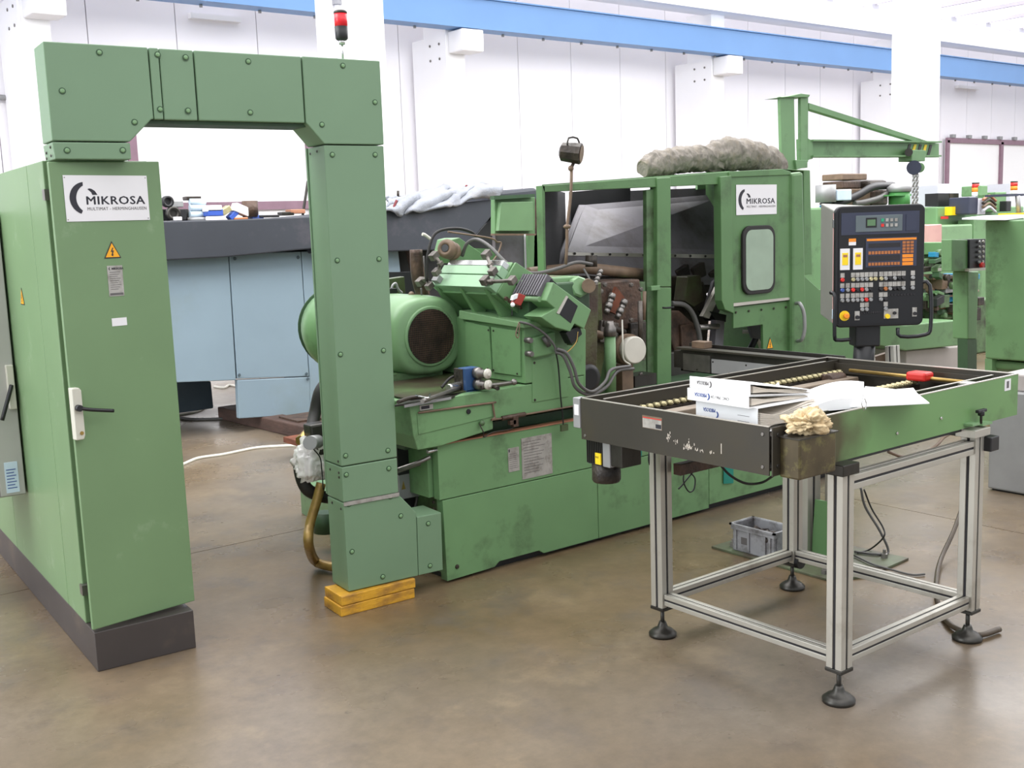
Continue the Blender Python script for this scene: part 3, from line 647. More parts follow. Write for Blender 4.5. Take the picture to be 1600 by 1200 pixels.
# small red limit switch
ls=P_([(3.167,4,1.333),(3.205,4,1.319),(3.172,4,1.273),(3.131,4,1.288)],(0,.03,0),'limit_switch','red_dull',gm,bevel=.003)
P_([(3.132,4,1.324),(3.159,4,1.331),(3.151,4,1.31),(3.124,4,1.303)],(0,.02,0),'switch_cap','plate_white',ls)
B().ball((3.115,3.99,1.283),.011,10,6).ob('switch_roller','binder',ls)
B().tube([(3.107,3.99,1.266),(3.11,3.99,1.251),(3.109,3.99,1.233)],.003,6).ob('switch_lead','black',ls)
# round bearing cap on the right of the block
B().lathe((3.628,4.1,1.333),(-.2,-1,.2),[(-.08,.055),(0,.055),(.01,.045)],8,False).ob('bearing_block','green_light',gm)
b=B().cyl((3.729,4.15,1.332),(3.647,4.05,1.336),.035); b.ob('motor_cap','hose_brown',gm)
# valve block on housing
vb=P_([(3.259,4.02,1.113),(3.396,4.02,1.132),(3.392,4.02,1.023),(3.255,4.02,1.015)],(0,.04,0),'valve_block','green_mach',gm,bevel=.008)
for p in ((3.219,4,1.106),(3.221,4,1.041)): B().lathe(p,(0,-1,0),[(-.03,.014),(0,.016),(.012,.012)],14).ob('hydraulic_fitting','steel',vb)
B().cyl((3.306,4,1.113),(3.337,4,1.07),.013).ob('solenoid','hose_grey',vb)
B().tube([(3.185,4.03,1.195),(3.23,4,1.178),(3.298,3.98,1.13),(3.344,3.97,1.071),(3.351,3.97,1.04)],.006,6).ob('cable','hose_grey',gm)
B().tube([(3.189,4.04,1.194),(3.159,4.03,1.14),(3.174,4.03,1.123),(3.185,4.03,1.189)],.003,6).ob('wire','hose_brown',gm)
B().tube([(3.479,3.95,1.128),(3.465,3.95,1.077),(3.406,3.95,1.036),(3.35,3.95,1.041)],.003,6).ob('wire','brass',gm)
# two grey hoses curling down to the white disc
B().tube([(3.342,3.95,1.057),(3.385,3.93,1.033),(3.422,3.92,0.959),(3.452,3.92,0.877),(3.543,3.93,0.827),(3.649,3.95,0.861),(3.722,3.98,0.912),(3.875,4,0.913)],.0085,8).ob('hose','hose_grey',gm)
B().tube([(3.342,3.96,1.041),(3.373,3.94,1.021),(3.406,3.93,0.944),(3.436,3.93,0.862),(3.539,3.94,0.811),(3.67,3.96,0.835),(3.775,3.99,0.898),(3.898,4,0.897)],.0085,8).ob('hose','hose_grey',gm)
B().tube([(3.369,4,1.067),(3.407,4.02,0.968),(3.426,4.03,0.806),(3.446,4.04,0.674),(3.437,4.04,0.65)],.004,6).ob('drop_cable','black',gm)
b=B().box((3.425,4.04,0.664),V(*(3.47,4.04,0.632))+V(0,-.01,0)); b.ob('cable_plug','green_oily',gm)
# arc hoses over dressing unit
B().tube([(3.114,4.7,1.377),(3.126,4.7,1.507),(3.179,4.7,1.62),(3.301,4.7,1.642),(3.403,4.7,1.623),(3.448,4.7,1.588)],.008,8).ob('hose','rubber',gm)
B().tube([(3.343,4.7,1.498),(3.344,4.65,1.564),(3.37,4.6,1.582),(3.376,4.5,1.545),(3.391,4.4,1.47),(3.42,4.35,1.43),(3.504,4.3,1.404),(3.654,4.3,1.419),(3.787,4.3,1.445),(3.899,4.3,1.43)],.0095,8).ob('hose','hose_grey',gm)
B().tube([(3.12,4.72,1.376),(3.102,4.7,1.508)],.004,6).ob('wire','hose_grey',gm)
B().tube([(3.077,4.7,1.346),(3.082,4.7,1.297),(3.1,4.68,1.28)],.005,6).ob('wire','hose_grey',gm)
B().tube([(3.469,4.6,1.465),(3.52,4.62,1.503),(3.559,4.64,1.556),(3.529,4.64,1.564),(3.483,4.64,1.586),(3.218,4.64,1.627)],.005,6).ob('wire','hose_brown',gm)
# long brown pipe and junction cap
B().tube([(3.708,4.6,1.389),(4.006,4.55,1.401),(4.125,4.55,1.392),(4.635,4.58,1.328)],.032,12,2).ob('coolant_pipe','hose_brown',gm)
B().cyl((4.002,4.42,1.41),(4.004,4.42,1.472),.033,n=14).ob('pipe_cap','grime',gm)
B().tube([(3.884,4.35,1.406),(3.882,4.3,1.339),(3.862,4.3,1.266)],.006,6).ob('wire','hose_grey',gm)
b=B()
for k in range(7):
    a=Vector((3.962,4.3,1.393)); c_=Vector((3.83,4.25,1.27)); p0=a.lerp(c_,k/7); p1=a.lerp(c_,(k+.8)/7); b.cyl(p0,p1,.014,n=10)
b.ob('segmented_hose','steel',gm)
B().tube([(3.83,4.25,1.27),(3.751,4.2,1.184),(3.703,4.15,0.959),(3.703,4.15,0.826)],.013,8).ob('drain_hose','hose_grey',gm)
# silver couplings & yellow dirty plate
P_([(4.11,4.34,1.297),(4.171,4.34,1.234),(4.115,4.34,1.143),(4.044,4.34,1.173)],(0,.02,0),'oil_sight_plate','rust',gm)
for a,c_ in (((4.024,4.28,1.263),(3.955,4.26,1.166)),((4.113,4.28,1.222),(4.034,4.26,1.135))):
    b=B(); a=Vector(a); c_=Vector(c_)
    for k in range(4): b.cyl(a.lerp(c_,k/4),a.lerp(c_,(k+.95)/4),.020 if k%2==0 else .016,n=12)
    b.ob('coupling','steel',gm)
b=B().cyl((3.924,4.2,1.052),(3.919,4.2,0.734),.030,n=16); b.ob('green_column','green_mach',gm)
B().lathe((3.924,4.2,1.062),(0,0,1),[(-.01,.036),(.03,.034),(.05,.022),(.07,.02)],14).ob('column_head','steel',gm)
for p0,p1,r_,m_ in (((3.855,4.36,1.238),(4.019,4.36,1.278),.016,'steel_dirty'),((3.986,4.33,1.108),(4.151,4.33,1.042),.02,'grime'),((4.249,4.3,1.212),(4.248,4.3,0.999),.014,'steel_dirty'),((4.285,4.3,1.263),(4.276,4.3,1.104),.010,'hose_brown'),((3.887,4.3,1.067),(3.947,4.28,1.045),.022,'hose_brown'),((3.792,4.3,0.939),(3.787,4.3,0.664),.03,'grime')):
    B().cyl(p0,p1,r_,n=12).ob('rod',m_,gm)
for p in [(3.943,4.33,1.232),(3.941,4.33,1.164),(4.011,4.33,1.314),(4.207,4.33,1.302),(4.28,4.33,1.273),(4.202,4.33,1.108),(3.929,4.33,1.079),(4.286,4.33,0.886),(4.268,4.33,0.797)]: B().lathe(p,(0,-1,0),[(0,.014),(.012,.013),(.014,.009)],6,False).ob('bolt','steel_dirty',gm)
P_([(3.977,4.32,1.127),(4.109,4.32,1.099),(4.091,4.32,0.977),(3.964,4.32,1.007)],(0,.05,0),'manifold','steel_dirty',gm,bevel=.006)
P_([(4.23,4.36,1.087),(4.356,4.36,1.087),(4.351,4.36,0.877),(4.24,4.36,0.888)],(0,.05,0),'bracket','grime',gm,bevel=.006)
B().lathe((3.695,4.115,0.857),(0,-1,0),[(-.02,.075),(0,.075),(.004,.05)],24).ob('spindle_recess','black',gm)
# white disc cover
B().lathe((4.124,4.22,0.956),(-.15,-1,.05),[(-.05,.07),(-.02,.075),(0,.075),(.008,.068)],32).ob('white_cover','cable_white',gm)
B().lathe(V(*(4.124,4.22,0.956))+V(.01,.05,0),(-.15,-1,.05),[(-.06,.085),(.0,.085)],24).ob('cover_seat','hose_brown',gm)
B().tube([(4.062,4.25,1.123),(4.016,4.2,1.027),(4.018,4.2,0.923),(4.069,4.2,0.883)],.005,6).ob('wire','cable_white',gm)
BX(V(*(4.199,4.3,0.797)),V(*(4.368,4.3,0.734))+V(0,.15,0),'ledge','dark_steel')
BX(V(*(4.103,4.3,0.864)),V(*(4.187,4.3,0.698))+V(0,.1,0),'strut','hose_brown')
# ---------------- hood / enclosure
BY=4.45
hp=P_([(3.696,4.45,1.848),(5.172,4.45,1.924),(5.171,4.45,1.894),(5.189,4.45,1.852),(3.708,4.45,1.815)],(0,.05,0),'hood_beam','green_hood',bevel=.003)
P_([(3.696,4.45,1.848),(3.714,4.45,1.848),(3.704,4.45,1.374),(3.691,4.45,1.375)],(0,.05,0),'hood_side','green_hood')
ra=V(*(3.738,4.5,1.844)); rb_=V(*(5.23,4.5,1.92))
P_([(ra.x,4.5,ra.z),(rb_.x,4.5,rb_.z),(rb_.x,5.06,rb_.z),(4.31,5.06,ra.z+.01)],(0,0,.012),'hood_roof','green_hood')
P_([(ra.x,4.5,ra.z),(4.66,5.38,ra.z),(4.66,5.38,1.20),(ra.x,4.5,1.20)],(-.012,.012,0),'hood_wall','dark_inside')  # near-black on this wall and the next sheet paints the hood's inner shade
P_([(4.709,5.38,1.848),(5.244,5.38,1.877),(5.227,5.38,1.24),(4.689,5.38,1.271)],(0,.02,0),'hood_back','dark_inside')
P_([(5.243,5.38,1.852),(6.287,5.38,1.871),(6.282,5.38,1.178),(5.227,5.38,1.24)],(0,.02,0),'hood_back','grey_panel')
P_([(5.887,5.36,1.895),(6.264,5.36,1.907),(6.264,5.36,1.87),(5.886,5.36,1.854)],(0,.02,0),'hood_back_strip','green_light')
# slanted splash panel, its lower half and the bolted bright joint
a=[V(*(4.793,5.34,1.763)),V(*(6.205,5.34,1.824)),V(*(5.803,5.02,1.388)),V(*(4.351,5.02,1.476))]
P_(a,(0,.01,-.005),'splash_panel','grey_panel')
a=[V(*(4.748,5.34,1.764)),V(*(4.789,5.33,1.763)),V(*(4.213,4.95,1.307)),V(*(4.144,4.95,1.311))]; P_(a,(0,.01,0),'splash_edge','grey_panel')
a=[V(*(4.331,5.01,1.465)),V(*(5.791,5.01,1.389)),V(*(5.697,4.93,1.199)),V(*(4.176,4.93,1.291))]; P_(a,(0,.01,0),'splash_lower','grey_panel')
js=P_([V(*(4.314,4.99,1.477)),V(*(5.768,4.99,1.399)),V(*(5.768,4.99,1.372)),V(*(4.314,4.99,1.458))],(0,.006,0),'joint_strip','edge_steel')
for k in range(10):
    p=V(*(4.31,4.985,1.47)).lerp(V(*(5.763,4.985,1.386)),(k+.5)/10); B().lathe(p,(0,-1,0),[(0,.009),(.004,.007)],8).ob('bolt','dark_steel',js)
# front door post (two leaves)
P_([(4.541,4.44,1.886),(4.651,4.44,1.89),(4.644,4.44,1.262),(4.528,4.44,1.269)],(0,.06,0),'door_post','green_hood',bevel=.004)
P_([(4.528,4.44,1.266),(4.644,4.44,1.258),(4.631,4.44,0.537),(4.513,4.44,0.552)],(0,.06,0),'door_post','green_hood',bevel=.004)
P_([(4.483,4.47,1.82),(4.565,4.47,1.827),(4.538,4.47,0.546),(4.464,4.47,0.555)],(0,.03,0),'door_leaf','green_dirty',bevel=.003)
BX(V(*(4.45,4.44,1.278)),V(*(4.522,4.44,1.251))+V(0,-.03,0),'door_latch','green_mach',bevel=.003)
B().tube([(4.547,4.42,1.147),(4.563,4.4,1.146),(4.6,4.38,1.148)],.006,6).ob('door_grip','black',gm)
# right box with window
bxp=P_([(5.171,4.45,1.894),(5.76,4.45,1.918),(5.777,4.45,1.122),(5.195,4.45,1.126)],(0,.04,0),'window_door','green_hood',bevel=.003)
P_([(5.068,4.43,1.893),(5.166,4.43,1.9),(5.183,4.43,1.064),(5.101,4.43,1.094),(5.072,4.43,1.151)],(0,.06,0),'door_frame','green_hood',bevel=.004)
P_([(5.16,4.44,1.924),(5.658,4.44,1.941),(5.747,4.44,1.925),(5.747,4.44,1.905),(5.16,4.44,1.89)],(0,.9,0),'box_roof','green_hood',bevel=.003)
def rrect(cx,cz,w_,h_,r,n=6):
    o=[]
    for sx_,sz_,a0 in ((1,1,0),(-1,1,90),(-1,-1,180),(1,-1,270)):
        for i in range(n+1):
            t=math.radians(a0+90*i/n); o.append((cx+sx_*(w_/2-r)+r*math.cos(t),cz+sz_*(h_/2-r)+r*math.sin(t)))
    return o
wa=V(*(5.275,4.44,1.592)); wb=V(*(5.576,4.44,1.172)); wx,wz=(wa.x+wb.x)/2,(wa.z+wb.z)/2; ww,wh=(wb.x-wa.x)+.01,(wa.z-wb.z)+.005
b=B(); b.prism([(x,4.43,z) for x,z in rrect(wx,wz,ww,wh,.07)],(0,.02,0)); gk=b.ob('window_gasket','rubber',bxp,bevel=.005)
b=B(); b.prism([(x,4.427,z) for x,z in rrect(wx,wz,ww-.05,wh-.05,.055)],(0,.01,0)); b.ob('window_pane','glass_green',gk)
la=V(*(5.227,4.449,1.659)); lb=V(*(5.612,4.449,1.842))
logo_plate(bxp,W[bxp.name].inverted()@frame((la.x,4.448,la.z+.003),(1,0,0),(0,0,1)),lb.x-la.x,lb.z-la.z,'nameplate',detail=False)
# right rounded post, side flange and lower panels
P_([(5.747,4.43,1.917),(5.864,4.43,1.925),(5.914,4.43,0.712),(5.753,4.43,0.72)],(0,.08,0),'corner_post','green_hood',bevel=.02)
P_([(5.734,4.5,1.945),(6.024,4.5,1.938),(6.051,4.5,1.259),(5.962,4.5,1.256),(5.957,4.5,1.929)],(0,.85,0),'end_panel','green_hood',bevel=.004)
P_([(5.935,4.48,1.257),(6.101,4.48,1.154),(6.564,4.48,1.081),(6.574,4.48,0.613),(5.967,4.48,0.677)],(0,.8,0),'end_cabinet','green_hood',bevel=.004)
P_([(5.224,4.47,1.099),(5.776,4.47,1.1),(5.778,4.47,0.697),(5.512,4.47,0.725),(5.506,4.47,0.968),(5.223,4.47,0.968)],(0,.02,0),'apron_panel','green_hood',bevel=.002)
P_([(5.195,4.45,1.126),(5.777,4.45,1.126),(5.777,4.45,1.109),(5.195,4.45,1.106)],(0,.05,0),'drip_edge','edge_steel')
for k in range(5):
    p=V(*(5.242,4.465,1.066)).lerp(V(*(5.731,4.465,1.062)),k/4); B().lathe(p,(0,-1,0),[(0,.008),(.004,.006)],8).ob('bolt','grime',gm)
wc=(5.573,4.468,0.806); warning(gm,W[gm.name].inverted()@frame(wc,(1,0,0),(0,0,1)),.065,.075)
b=B(); hA=(5.777,4.42,1.085); hB=(5.792,4.42,0.838)
b.tube([hA,V(*(5.738,4.36,1.086)),V(*(5.752,4.34,1.024)),V(*(5.759,4.34,0.921)),V(*(5.759,4.36,0.857)),hB],.012,10); b.ob('grab_handle','grey_metal',gm)
# behind the cutout: white/green bits and dark stay
P_([(6.015,5.3,1.241),(6.895,5.3,1.192),(6.899,5.3,0.343),(6.006,5.3,0.448)],(0,.02,0),'inner_wall','green_mach')
B().tube([(5.818,4.9,0.872),(5.859,4.85,0.863),(5.933,4.85,0.789),(6.035,4.9,0.686)],.014,8).ob('inner_hose','cable_white',gm)
B().tube([(5.731,4.8,0.703),(5.831,4.8,0.824),(5.885,4.8,0.898)],.022,8).ob('inner_stay','black',gm)
P_([(5.645,4.7,0.941),(5.783,4.7,0.942),(5.782,4.7,0.835),(5.684,4.7,0.852)],(0,.02,0),'inner_plate','grey_panel')
# wheel housing inside right bay
P_([(5.121,4.9,1.288),(5.282,4.9,1.287),(5.435,4.9,1.237),(5.495,4.9,1.063),(5.461,4.9,0.809),(5.112,4.9,0.821)],(0,.4,0),'wheel_housing','grime',bevel=.01)
P_([(5.12,4.75,1.29),(5.239,4.75,1.292),(5.267,4.75,1.126),(5.176,4.75,1.092),(5.088,4.75,1.139)],(0,.1,0),'side_bracket','green_oily',bevel=.006)
P_([(4.907,4.7,1.074),(4.988,4.7,1.088),(5.12,4.7,0.997),(5.159,4.7,0.818),(4.943,4.7,0.831),(4.904,4.7,0.915)],(0,.3,0),'wheel_guard','grime_brown',bevel=.012)
P_([(4.976,4.68,0.998),(5.069,4.68,1.002),(5.127,4.68,0.944),(5.137,4.68,0.83),(4.985,4.68,0.836)],(0,.04,0),'guard_door','grime_brown',gm,bevel=.008)
P_([(4.819,4.62,0.849),(5.36,4.62,0.804),(5.357,4.62,0.421),(4.813,4.62,0.492)],(0,.4,0),'bed_block','dark_steel',bevel=.01)
P_([(5.303,4.7,1.248),(5.383,4.7,1.285),(5.393,4.7,1.119),(5.318,4.7,0.98),(5.21,4.7,1.051)],(0,.02,0),'chute_plate','grey_panel')
P_([(5.324,4.66,1.248),(5.361,4.66,1.225),(5.213,4.66,1.02),(5.154,4.66,1.04)],(0,.03,0),'chute_rail','edge_steel')
P_([(5.274,4.65,1.007),(5.347,4.65,0.993),(5.333,4.65,0.817),(5.248,4.65,0.813)],(0,.05,0),'chute_leg','grey_panel')
P_([(5.214,4.66,1.068),(5.377,4.66,1.031),(5.371,4.66,0.986),(5.285,4.66,0.997)],(0,.1,0),'chute_foot','black')
B().tube([(4.81,4.6,1.148),(4.927,4.6,1.128),(5.001,4.6,1.063),(5.051,4.6,0.948),(5.067,4.6,0.834)],.016,8).ob('hose','hose_grey',gm)
B().cyl((5.073,4.62,0.977),(5.252,4.62,0.97),.018,n=10).ob('shaft','steel',gm)
for k,(px) in enumerate([(5.298,5,1.293),(5.452,5,1.298),(5.61,5,1.259),(5.545,5,1.207),(5.559,4.9,1.101)]):
    B().obox(px,(.06,0,.02),(0,.05,0),(-.01,0,.045)).ob('clamp_block','grime',gm,bevel=.008)
P_([(4.072,4.6,1.358),(4.612,4.6,1.321),(4.611,4.6,1.253),(4.07,4.6,1.294)],(0,.3,0),'wheel_head','grime',bevel=.01)
for k in range(4): B().cyl(V(*(4.372,4.5,1.278))+V(.02*k,0,-.02*k),V(*(4.366,4.5,1.069))+V(.02*k,0,0),.012,n=8).ob('rod','grime',gm)
# work lamp on its bent rod
wl=thing('work_lamp','dusty brown round work lamp with wire handle on a jointed rod above the hood','lamp',(3.715,4.3,1.435))
B().tube([(3.715,4.3,1.435),(3.728,4.3,1.547),(3.731,4.3,1.629),(3.747,4.3,1.71),(3.764,4.3,1.808),(3.772,4.3,1.919)],.008,8,2).ob('rod','hose_brown',wl)
b=B().ball((3.731,4.3,1.632),.018,sc=(1.2,1,.7)); b.ball((3.768,4.3,1.928),.015); b.ob('joint','hose_brown',wl)
lc=V(*(3.788,4.3,2.006)); la_=Vector((.55,-.75,-.15)).normalized()
lh=B().lathe(lc-la_*.07,la_,[(0,.03),(.01,.048),(.07,.052),(.11,.055),(.112,.046)],9,False).ob('lamp_head','grime',wl)
B().lathe(lc+la_*.043,la_,[(0,.045),(.002,.045)],16).ob('lamp_glass','hose_brown',lh)
B().tube([lc+V(-.04,0,.03),lc+V(-.03,0,.075),lc+V(.03,0,.075),lc+V(.045,0,.035)],.005,6,2).ob('lamp_handle','dark_steel',lh)
B().cyl(lc-V(0,0,.05),V(*(3.768,4.3,1.928)),.009,n=8).ob('stem','grime',lh)
# fabric exhaust duct lying on the hood
def wrinkle(t,p): return .080*(1+.05*math.sin(t*55+4*noise.noise(p*9))+.12*noise.noise(p*13))
def crumple(b):
    for i,v in enumerate(b.v):
        q=Vector((v.x*16,v.y*30,v.z*30)); n1=noise.noise_vector(q); n2=noise.noise_vector(Vector((v.x*52,v.y*34,v.z*34)))
        b.v[i]=v+n1*.010+n2*.006
xd=thing('exhaust_hose','wrinkled grey fabric exhaust hose lying on the hood roof','hose',(5.096,4.8,1.89))
b=B(); b.tube([(4.784,4.8,1.959),(4.928,4.8,1.987),(5.11,4.8,2.016),(5.322,4.8,2.025),(5.455,4.8,2.027)],.08,44,26,rad=lambda t,p:wrinkle(t,p)*min(1,.6+t*3.2)); crumple(b); b.ob('hose_section','duct',xd)
b=B(); b.tube([(5.413,4.85,1.965),(5.455,4.8,2.039),(5.584,4.75,2.053),(5.761,4.75,2.034),(5.954,4.8,2.006),(6.279,5,1.986)],.08,44,26,rad=lambda t,p:wrinkle(t,p)*1.26*min(1,.75+t*2)); crumple(b); b.ob('hose_section','duct',xd)
# tools and oil on the bed: blue valve, wrenches
def tool(name,label,pts,r,m,cat='tool',extra=None,grp=None):
    b=B(); b.tube(pts,r,8,3)
    if extra: extra(b)
    return single(name,label,cat,b,m,grp)
tr=thing('tool_tray','flat grey steel strip shelf along the left end of the machine bed','shelf',(2.8,4.12,.885))
P_([(2.473,4.03,0.88),(2.777,4.03,0.878),(3.194,4.3,0.872),(2.723,4.3,0.872)],(0,0,.008),'shelf_plate','dark_steel',tr)
P_([(2.519,4.025,0.871),(2.77,4.025,0.877),(2.771,4.025,0.888),(2.52,4.025,0.883)],(0,.004,0),'shelf_lip','grey_metal',tr)
tool('wrench','long steel rod wrench lying on the bed shelf beside the motor',[(2.555,3.934,0.905),(2.725,4.034,0.905),(2.924,4.153,0.905)],.010,'steel')
tool('spanner','short dark spanner at the left end of the bed shelf',[(2.475,4.004,0.905),(2.567,4.055,0.905),(2.616,4.052,0.905)],.009,'grime')
tool('hex_key','thin bright hex key behind the wrench',[(2.592,4.04,0.915),(2.585,3.937,0.915),(2.654,4.021,0.915)],.005,'chrome')
tool('valve_rod','grey hydraulic rod leading right from the blue valve',[(2.984,4.058,0.91),(3.044,4.047,0.91),(3.15,4.046,0.91)],.009,'steel',extra=lambda b:b.ball((3.15,4.046,0.91),.016))
tool('dark_pliers','dark pliers lying just right of the blue valve',[(2.958,4.048,0.905),(3.017,4.037,0.905),(2.996,3.97,0.905)],.010,'grime')
tool('steel_spindle','chunky bright spindle lying left of the blue valve',[(2.818,4.117,0.915),(2.877,4.139,0.915),(2.953,4.173,0.915)],.017,'chrome')
bv=thing('hydraulic_valve','blue hydraulic valve block with two round silver knobs on the bed','valve',(2.922,4.06,0.89))
BX(V(*(2.908,4.1,0.996)),V(*(2.988,4.1,0.878))+V(0,.06,0),'block','blue_valve',bv,bevel=.003)
BX(V(*(2.904,4.12,0.992)),V(*(2.925,4.12,0.884))+V(0,.07,0),'end_plate','grime',bv,bevel=.003)
for n,p in enumerate(((2.97,4.08,0.97),(2.971,4.08,0.918))):
    k=B().lathe(p,(.25,-1,0),[(-.02,.026),(0,.028),(.012,.026),(.014,.018),(.04,.018)],18).ob('knob','steel',bv)
    B().lathe(V(*p)+V(.012,-.045,0),(.25,-1,0),[(0,.023),(.012,.023),(.013,.010),(.016,.010)],18).ob('knob_face','cable_white',k)
B().tube([(2.959,4.2,0.955),(2.896,4.2,0.947),(2.862,4.2,0.926),(2.839,4.2,0.905)],.007,6).ob('hose','rubber',bv)
# ============================================================ JIB CRANE
jc=thing('jib_crane','green jib crane with striped arm tip on the machine roof','crane',(6.37,4.9,1.94))
P_([(6.222,4.9,2.46),(6.376,4.9,2.462),(6.392,4.9,2.025),(6.53,4.9,2.026),(6.53,4.9,1.981),(6.244,4.9,1.962)],(0,.025,0),'post','green_mach',jc,bevel=.003)
P_([(6.447,4.9,2.465),(6.534,4.9,2.469),(6.537,4.9,2.021),(6.45,4.9,2.021)],(0,.025,0),'post','green_mach',jc,bevel=.003)
P_([(6.294,4.88,2.465),(6.428,4.88,2.488),(6.529,4.88,2.484),(6.514,4.88,2.466),(6.196,4.88,2.452)],(0,.14,0),'top_bearing','green_mach',jc,bevel=.003)
P_([(6.366,4.88,2.032),(6.518,4.88,2.033),(6.46,4.88,1.979),(6.381,4.88,1.966)],(0,.12,0),'bottom_bearing','green_mach',jc,bevel=.003)
P_([(6.529,4.9,2.186),(6.587,4.9,2.169),(6.589,4.9,2.044),(6.537,4.9,2.035)],(0,.1,0),'hinge_plate','green_mach',jc)
P_([(6.613,4.93,2.163),(8.274,4.93,2.184),(8.279,4.93,2.072),(6.614,4.93,2.055)],(0,.02,0),'arm_web','green_mach',jc)
for z_ in (2.165,2.055): B().prism([(6.57,4.88,z_),(8.235,4.88,z_+.02),(8.235,4.98,z_+.02),(6.57,4.98,z_)],(0,0,.012)).ob('arm_flange','green_mach',jc)
b=B(); b.prism([(6.541,4.9,2.43),(8.103,4.9,2.189),(7.976,4.9,2.176),(6.542,4.9,2.39)],(0,.05,0)); b.ob('tie_bar','green_mach',jc)
for k in range(5):
    x0=7.80+k*.075
    P_([(x0,4.926,2.085),(x0+.035,4.926,2.085),(x0+.075,4.926,2.17),(x0+.04,4.926,2.17)],(0,.003,0),'hazard_stripe',('dark_steel','yellow')[k%2],jc)
b=B(); b.box(V(*(7.779,4.86,2.121)),V(*(7.97,4.86,2.035))+V(0,.12,0)); b.ob('trolley','green_mach',jc,bevel=.006)
B().cyl((7.735,4.86,2.101),(7.895,4.96,2.11),.03).ob('trolley_wheel','dark_steel',jc)
B().cyl((7.778,4.84,1.983),(8.003,4.98,1.993),.055,n=18).ob('hoist_wheel','panel_blue',jc)
B().cyl((7.825,4.82,1.982),(7.858,4.84,1.983),.038,n=18).ob('hoist_drum','green_mach',jc)
lk=B()
for i in range(12):
    t0_,t1_=2*PI*i/12,2*PI*(i+1)/12
    lk.cyl((math.cos(t0_)*.012,0,math.sin(t0_)*.018),(math.cos(t1_)*.012,0,math.sin(t1_)*.018),.005,n=5,cap=False)
lm=lk.mesh('chain_link','chrome'); top=V(*(7.811,4.86,1.945))-W[jc.name].translation; top2=V(*(7.856,4.86,1.945))-W[jc.name].translation
for k in range(16):
    for tt in (top,top2): place(lm,'chain_link',jc,tt+V(0,0,-.022*k),Matrix.Rotation(PI/2*(k%2),4,'Z'))
# ============================================================ CONTROL PANEL
pc=Vector((4.585,2.93,0)); yaw=-math.radians(37.8)
D0=5.15/5.6
tl=Vector((4.441,3.149,1.688)); tr_=Vector((4.763,2.897,1.674)); bl_=Vector((4.346,3.118,1.117)); br_=Vector((4.68,2.857,1.109))
ctr=(tl+tr_+bl_+br_)/4
cp=thing('operator_console','black operator console full of buttons behind the metal tray','control console',(ctr.x,ctr.y,.95),yaw)
PW,PH=.422,.572; z0=ctr.z-PH/2-.95
b=B(); b.prism([(x,.0,z) for x,z in rrect(0,z0+PH/2,PW,PH,.03)],(0,.035,0)); b.ob('front_frame','panel_black',cp,True,bevel=.006)
b=B(); b.prism([(x,-.004,z) for x,z in rrect(0,z0+PH/2,PW-.03,PH-.03,.015)],(0,.006,0)); pf=b.ob('panel_face','panel_black',cp,True)
B().prism([(-.205,.035,z0+.01),(.195,.035,z0+.01),(.195,.20,z0+.01),(-.225,.20,z0+.05)],(0,0,PH-.03)).ob('housing','panel_grey',cp,True,bevel=.006)
B().box((-.2075,.036,z0+.02),(-.203,.052,z0+PH-.03)).ob('red_edge','pink',cp,True)
B().box((-.212,.03,z0+PH-.10),(-.19,.05,z0+PH-.06)).ob('hinge','chrome',cp,True,bevel=.002); B().box((-.210,.04,z0+.04),(-.20,.05,z0+.085)).ob('hinge_tag','blue_bag',cp,True)
def pp(px,py): # position on the panel face from fractions: px 0..1 left-right, py 0..1 top-down
    return (-PW/2+PW*px, z0+PH*(1-py))
def pbx(x0,y0,x1,y1,t,name,m,par=pf,bev=0):
    a=pp(x0,y0); c_=pp(x1,y1); return B().box((a[0],-.004-t,a[1]),(c_[0],-.004,c_[1])).ob(name,m,par,True,bevel=bev)
pbx(.06,.055,.93,.235,.002,'readout_bezel','panel_blue')
rd=pbx(.22,.08,.74,.215,.006,'readout_unit','slate_side',bev=.002); pbx(.33,.10,.45,.18,.008,'readout_screen','black',rd); pbx(.345,.115,.435,.165,.009,'lcd','lcd',rd)
pbx(.78,.08,.90,.215,.005,'readout_slot','panel_blue')
for i in range(4):
    for j in range(2): pbx(.50+i*.05,.11+j*.042,.53+i*.05,.135+j*.042,.010,'key',('green_lens','plate_alu','plate_alu','plate_alu')[i] if j==0 else ('red','plate_alu','plate_alu','plate_alu')[i],rd)
sc_=pbx(.335,.265,.905,.505,.003,'display_unit','panel_blue'); pbx(.345,.272,.90,.29,.0045,'orange_band','orange',sc_)
pbx(.365,.31,.72,.345,.0045,'text_display','slot',sc_); pbx(.365,.41,.72,.455,.0045,'text_display','slot',sc_)
for k in range(10):
    pbx(.365+k*.036,.375,.393+k*.036,.40,.0055,'soft_key','orange_dull',sc_); pbx(.365+k*.036,.468,.393+k*.036,.492,.0055,'soft_key','orange_dull',sc_)
for i in range(3):
    for j in range(4): pbx(.745+i*.044,.30+j*.026,.78+i*.044,.32+j*.026,.0055,'soft_key','orange_dull',sc_)
for j in range(3): pbx(.745,.408+j*.032,.865,.434+j*.032,.0055,'orange_key','orange',sc_)
t_=pbx(.145,.265,.225,.32,.003,'tag','plate_white'); pbx(.145,.265,.225,.292,.0035,'tag_band','orange',t_)
for x_ in (.05,.195):
    c_=pbx(x_,.345,x_+.105,.52,.006,'timer_module','plate_white'); pbx(x_+.02,.38,x_+.085,.48,.008,'timer_face','yellow',c_); pbx(x_+.03,.395,x_+.075,.415,.009,'timer_window','copper',c_)
cols=['plate_alu']*14
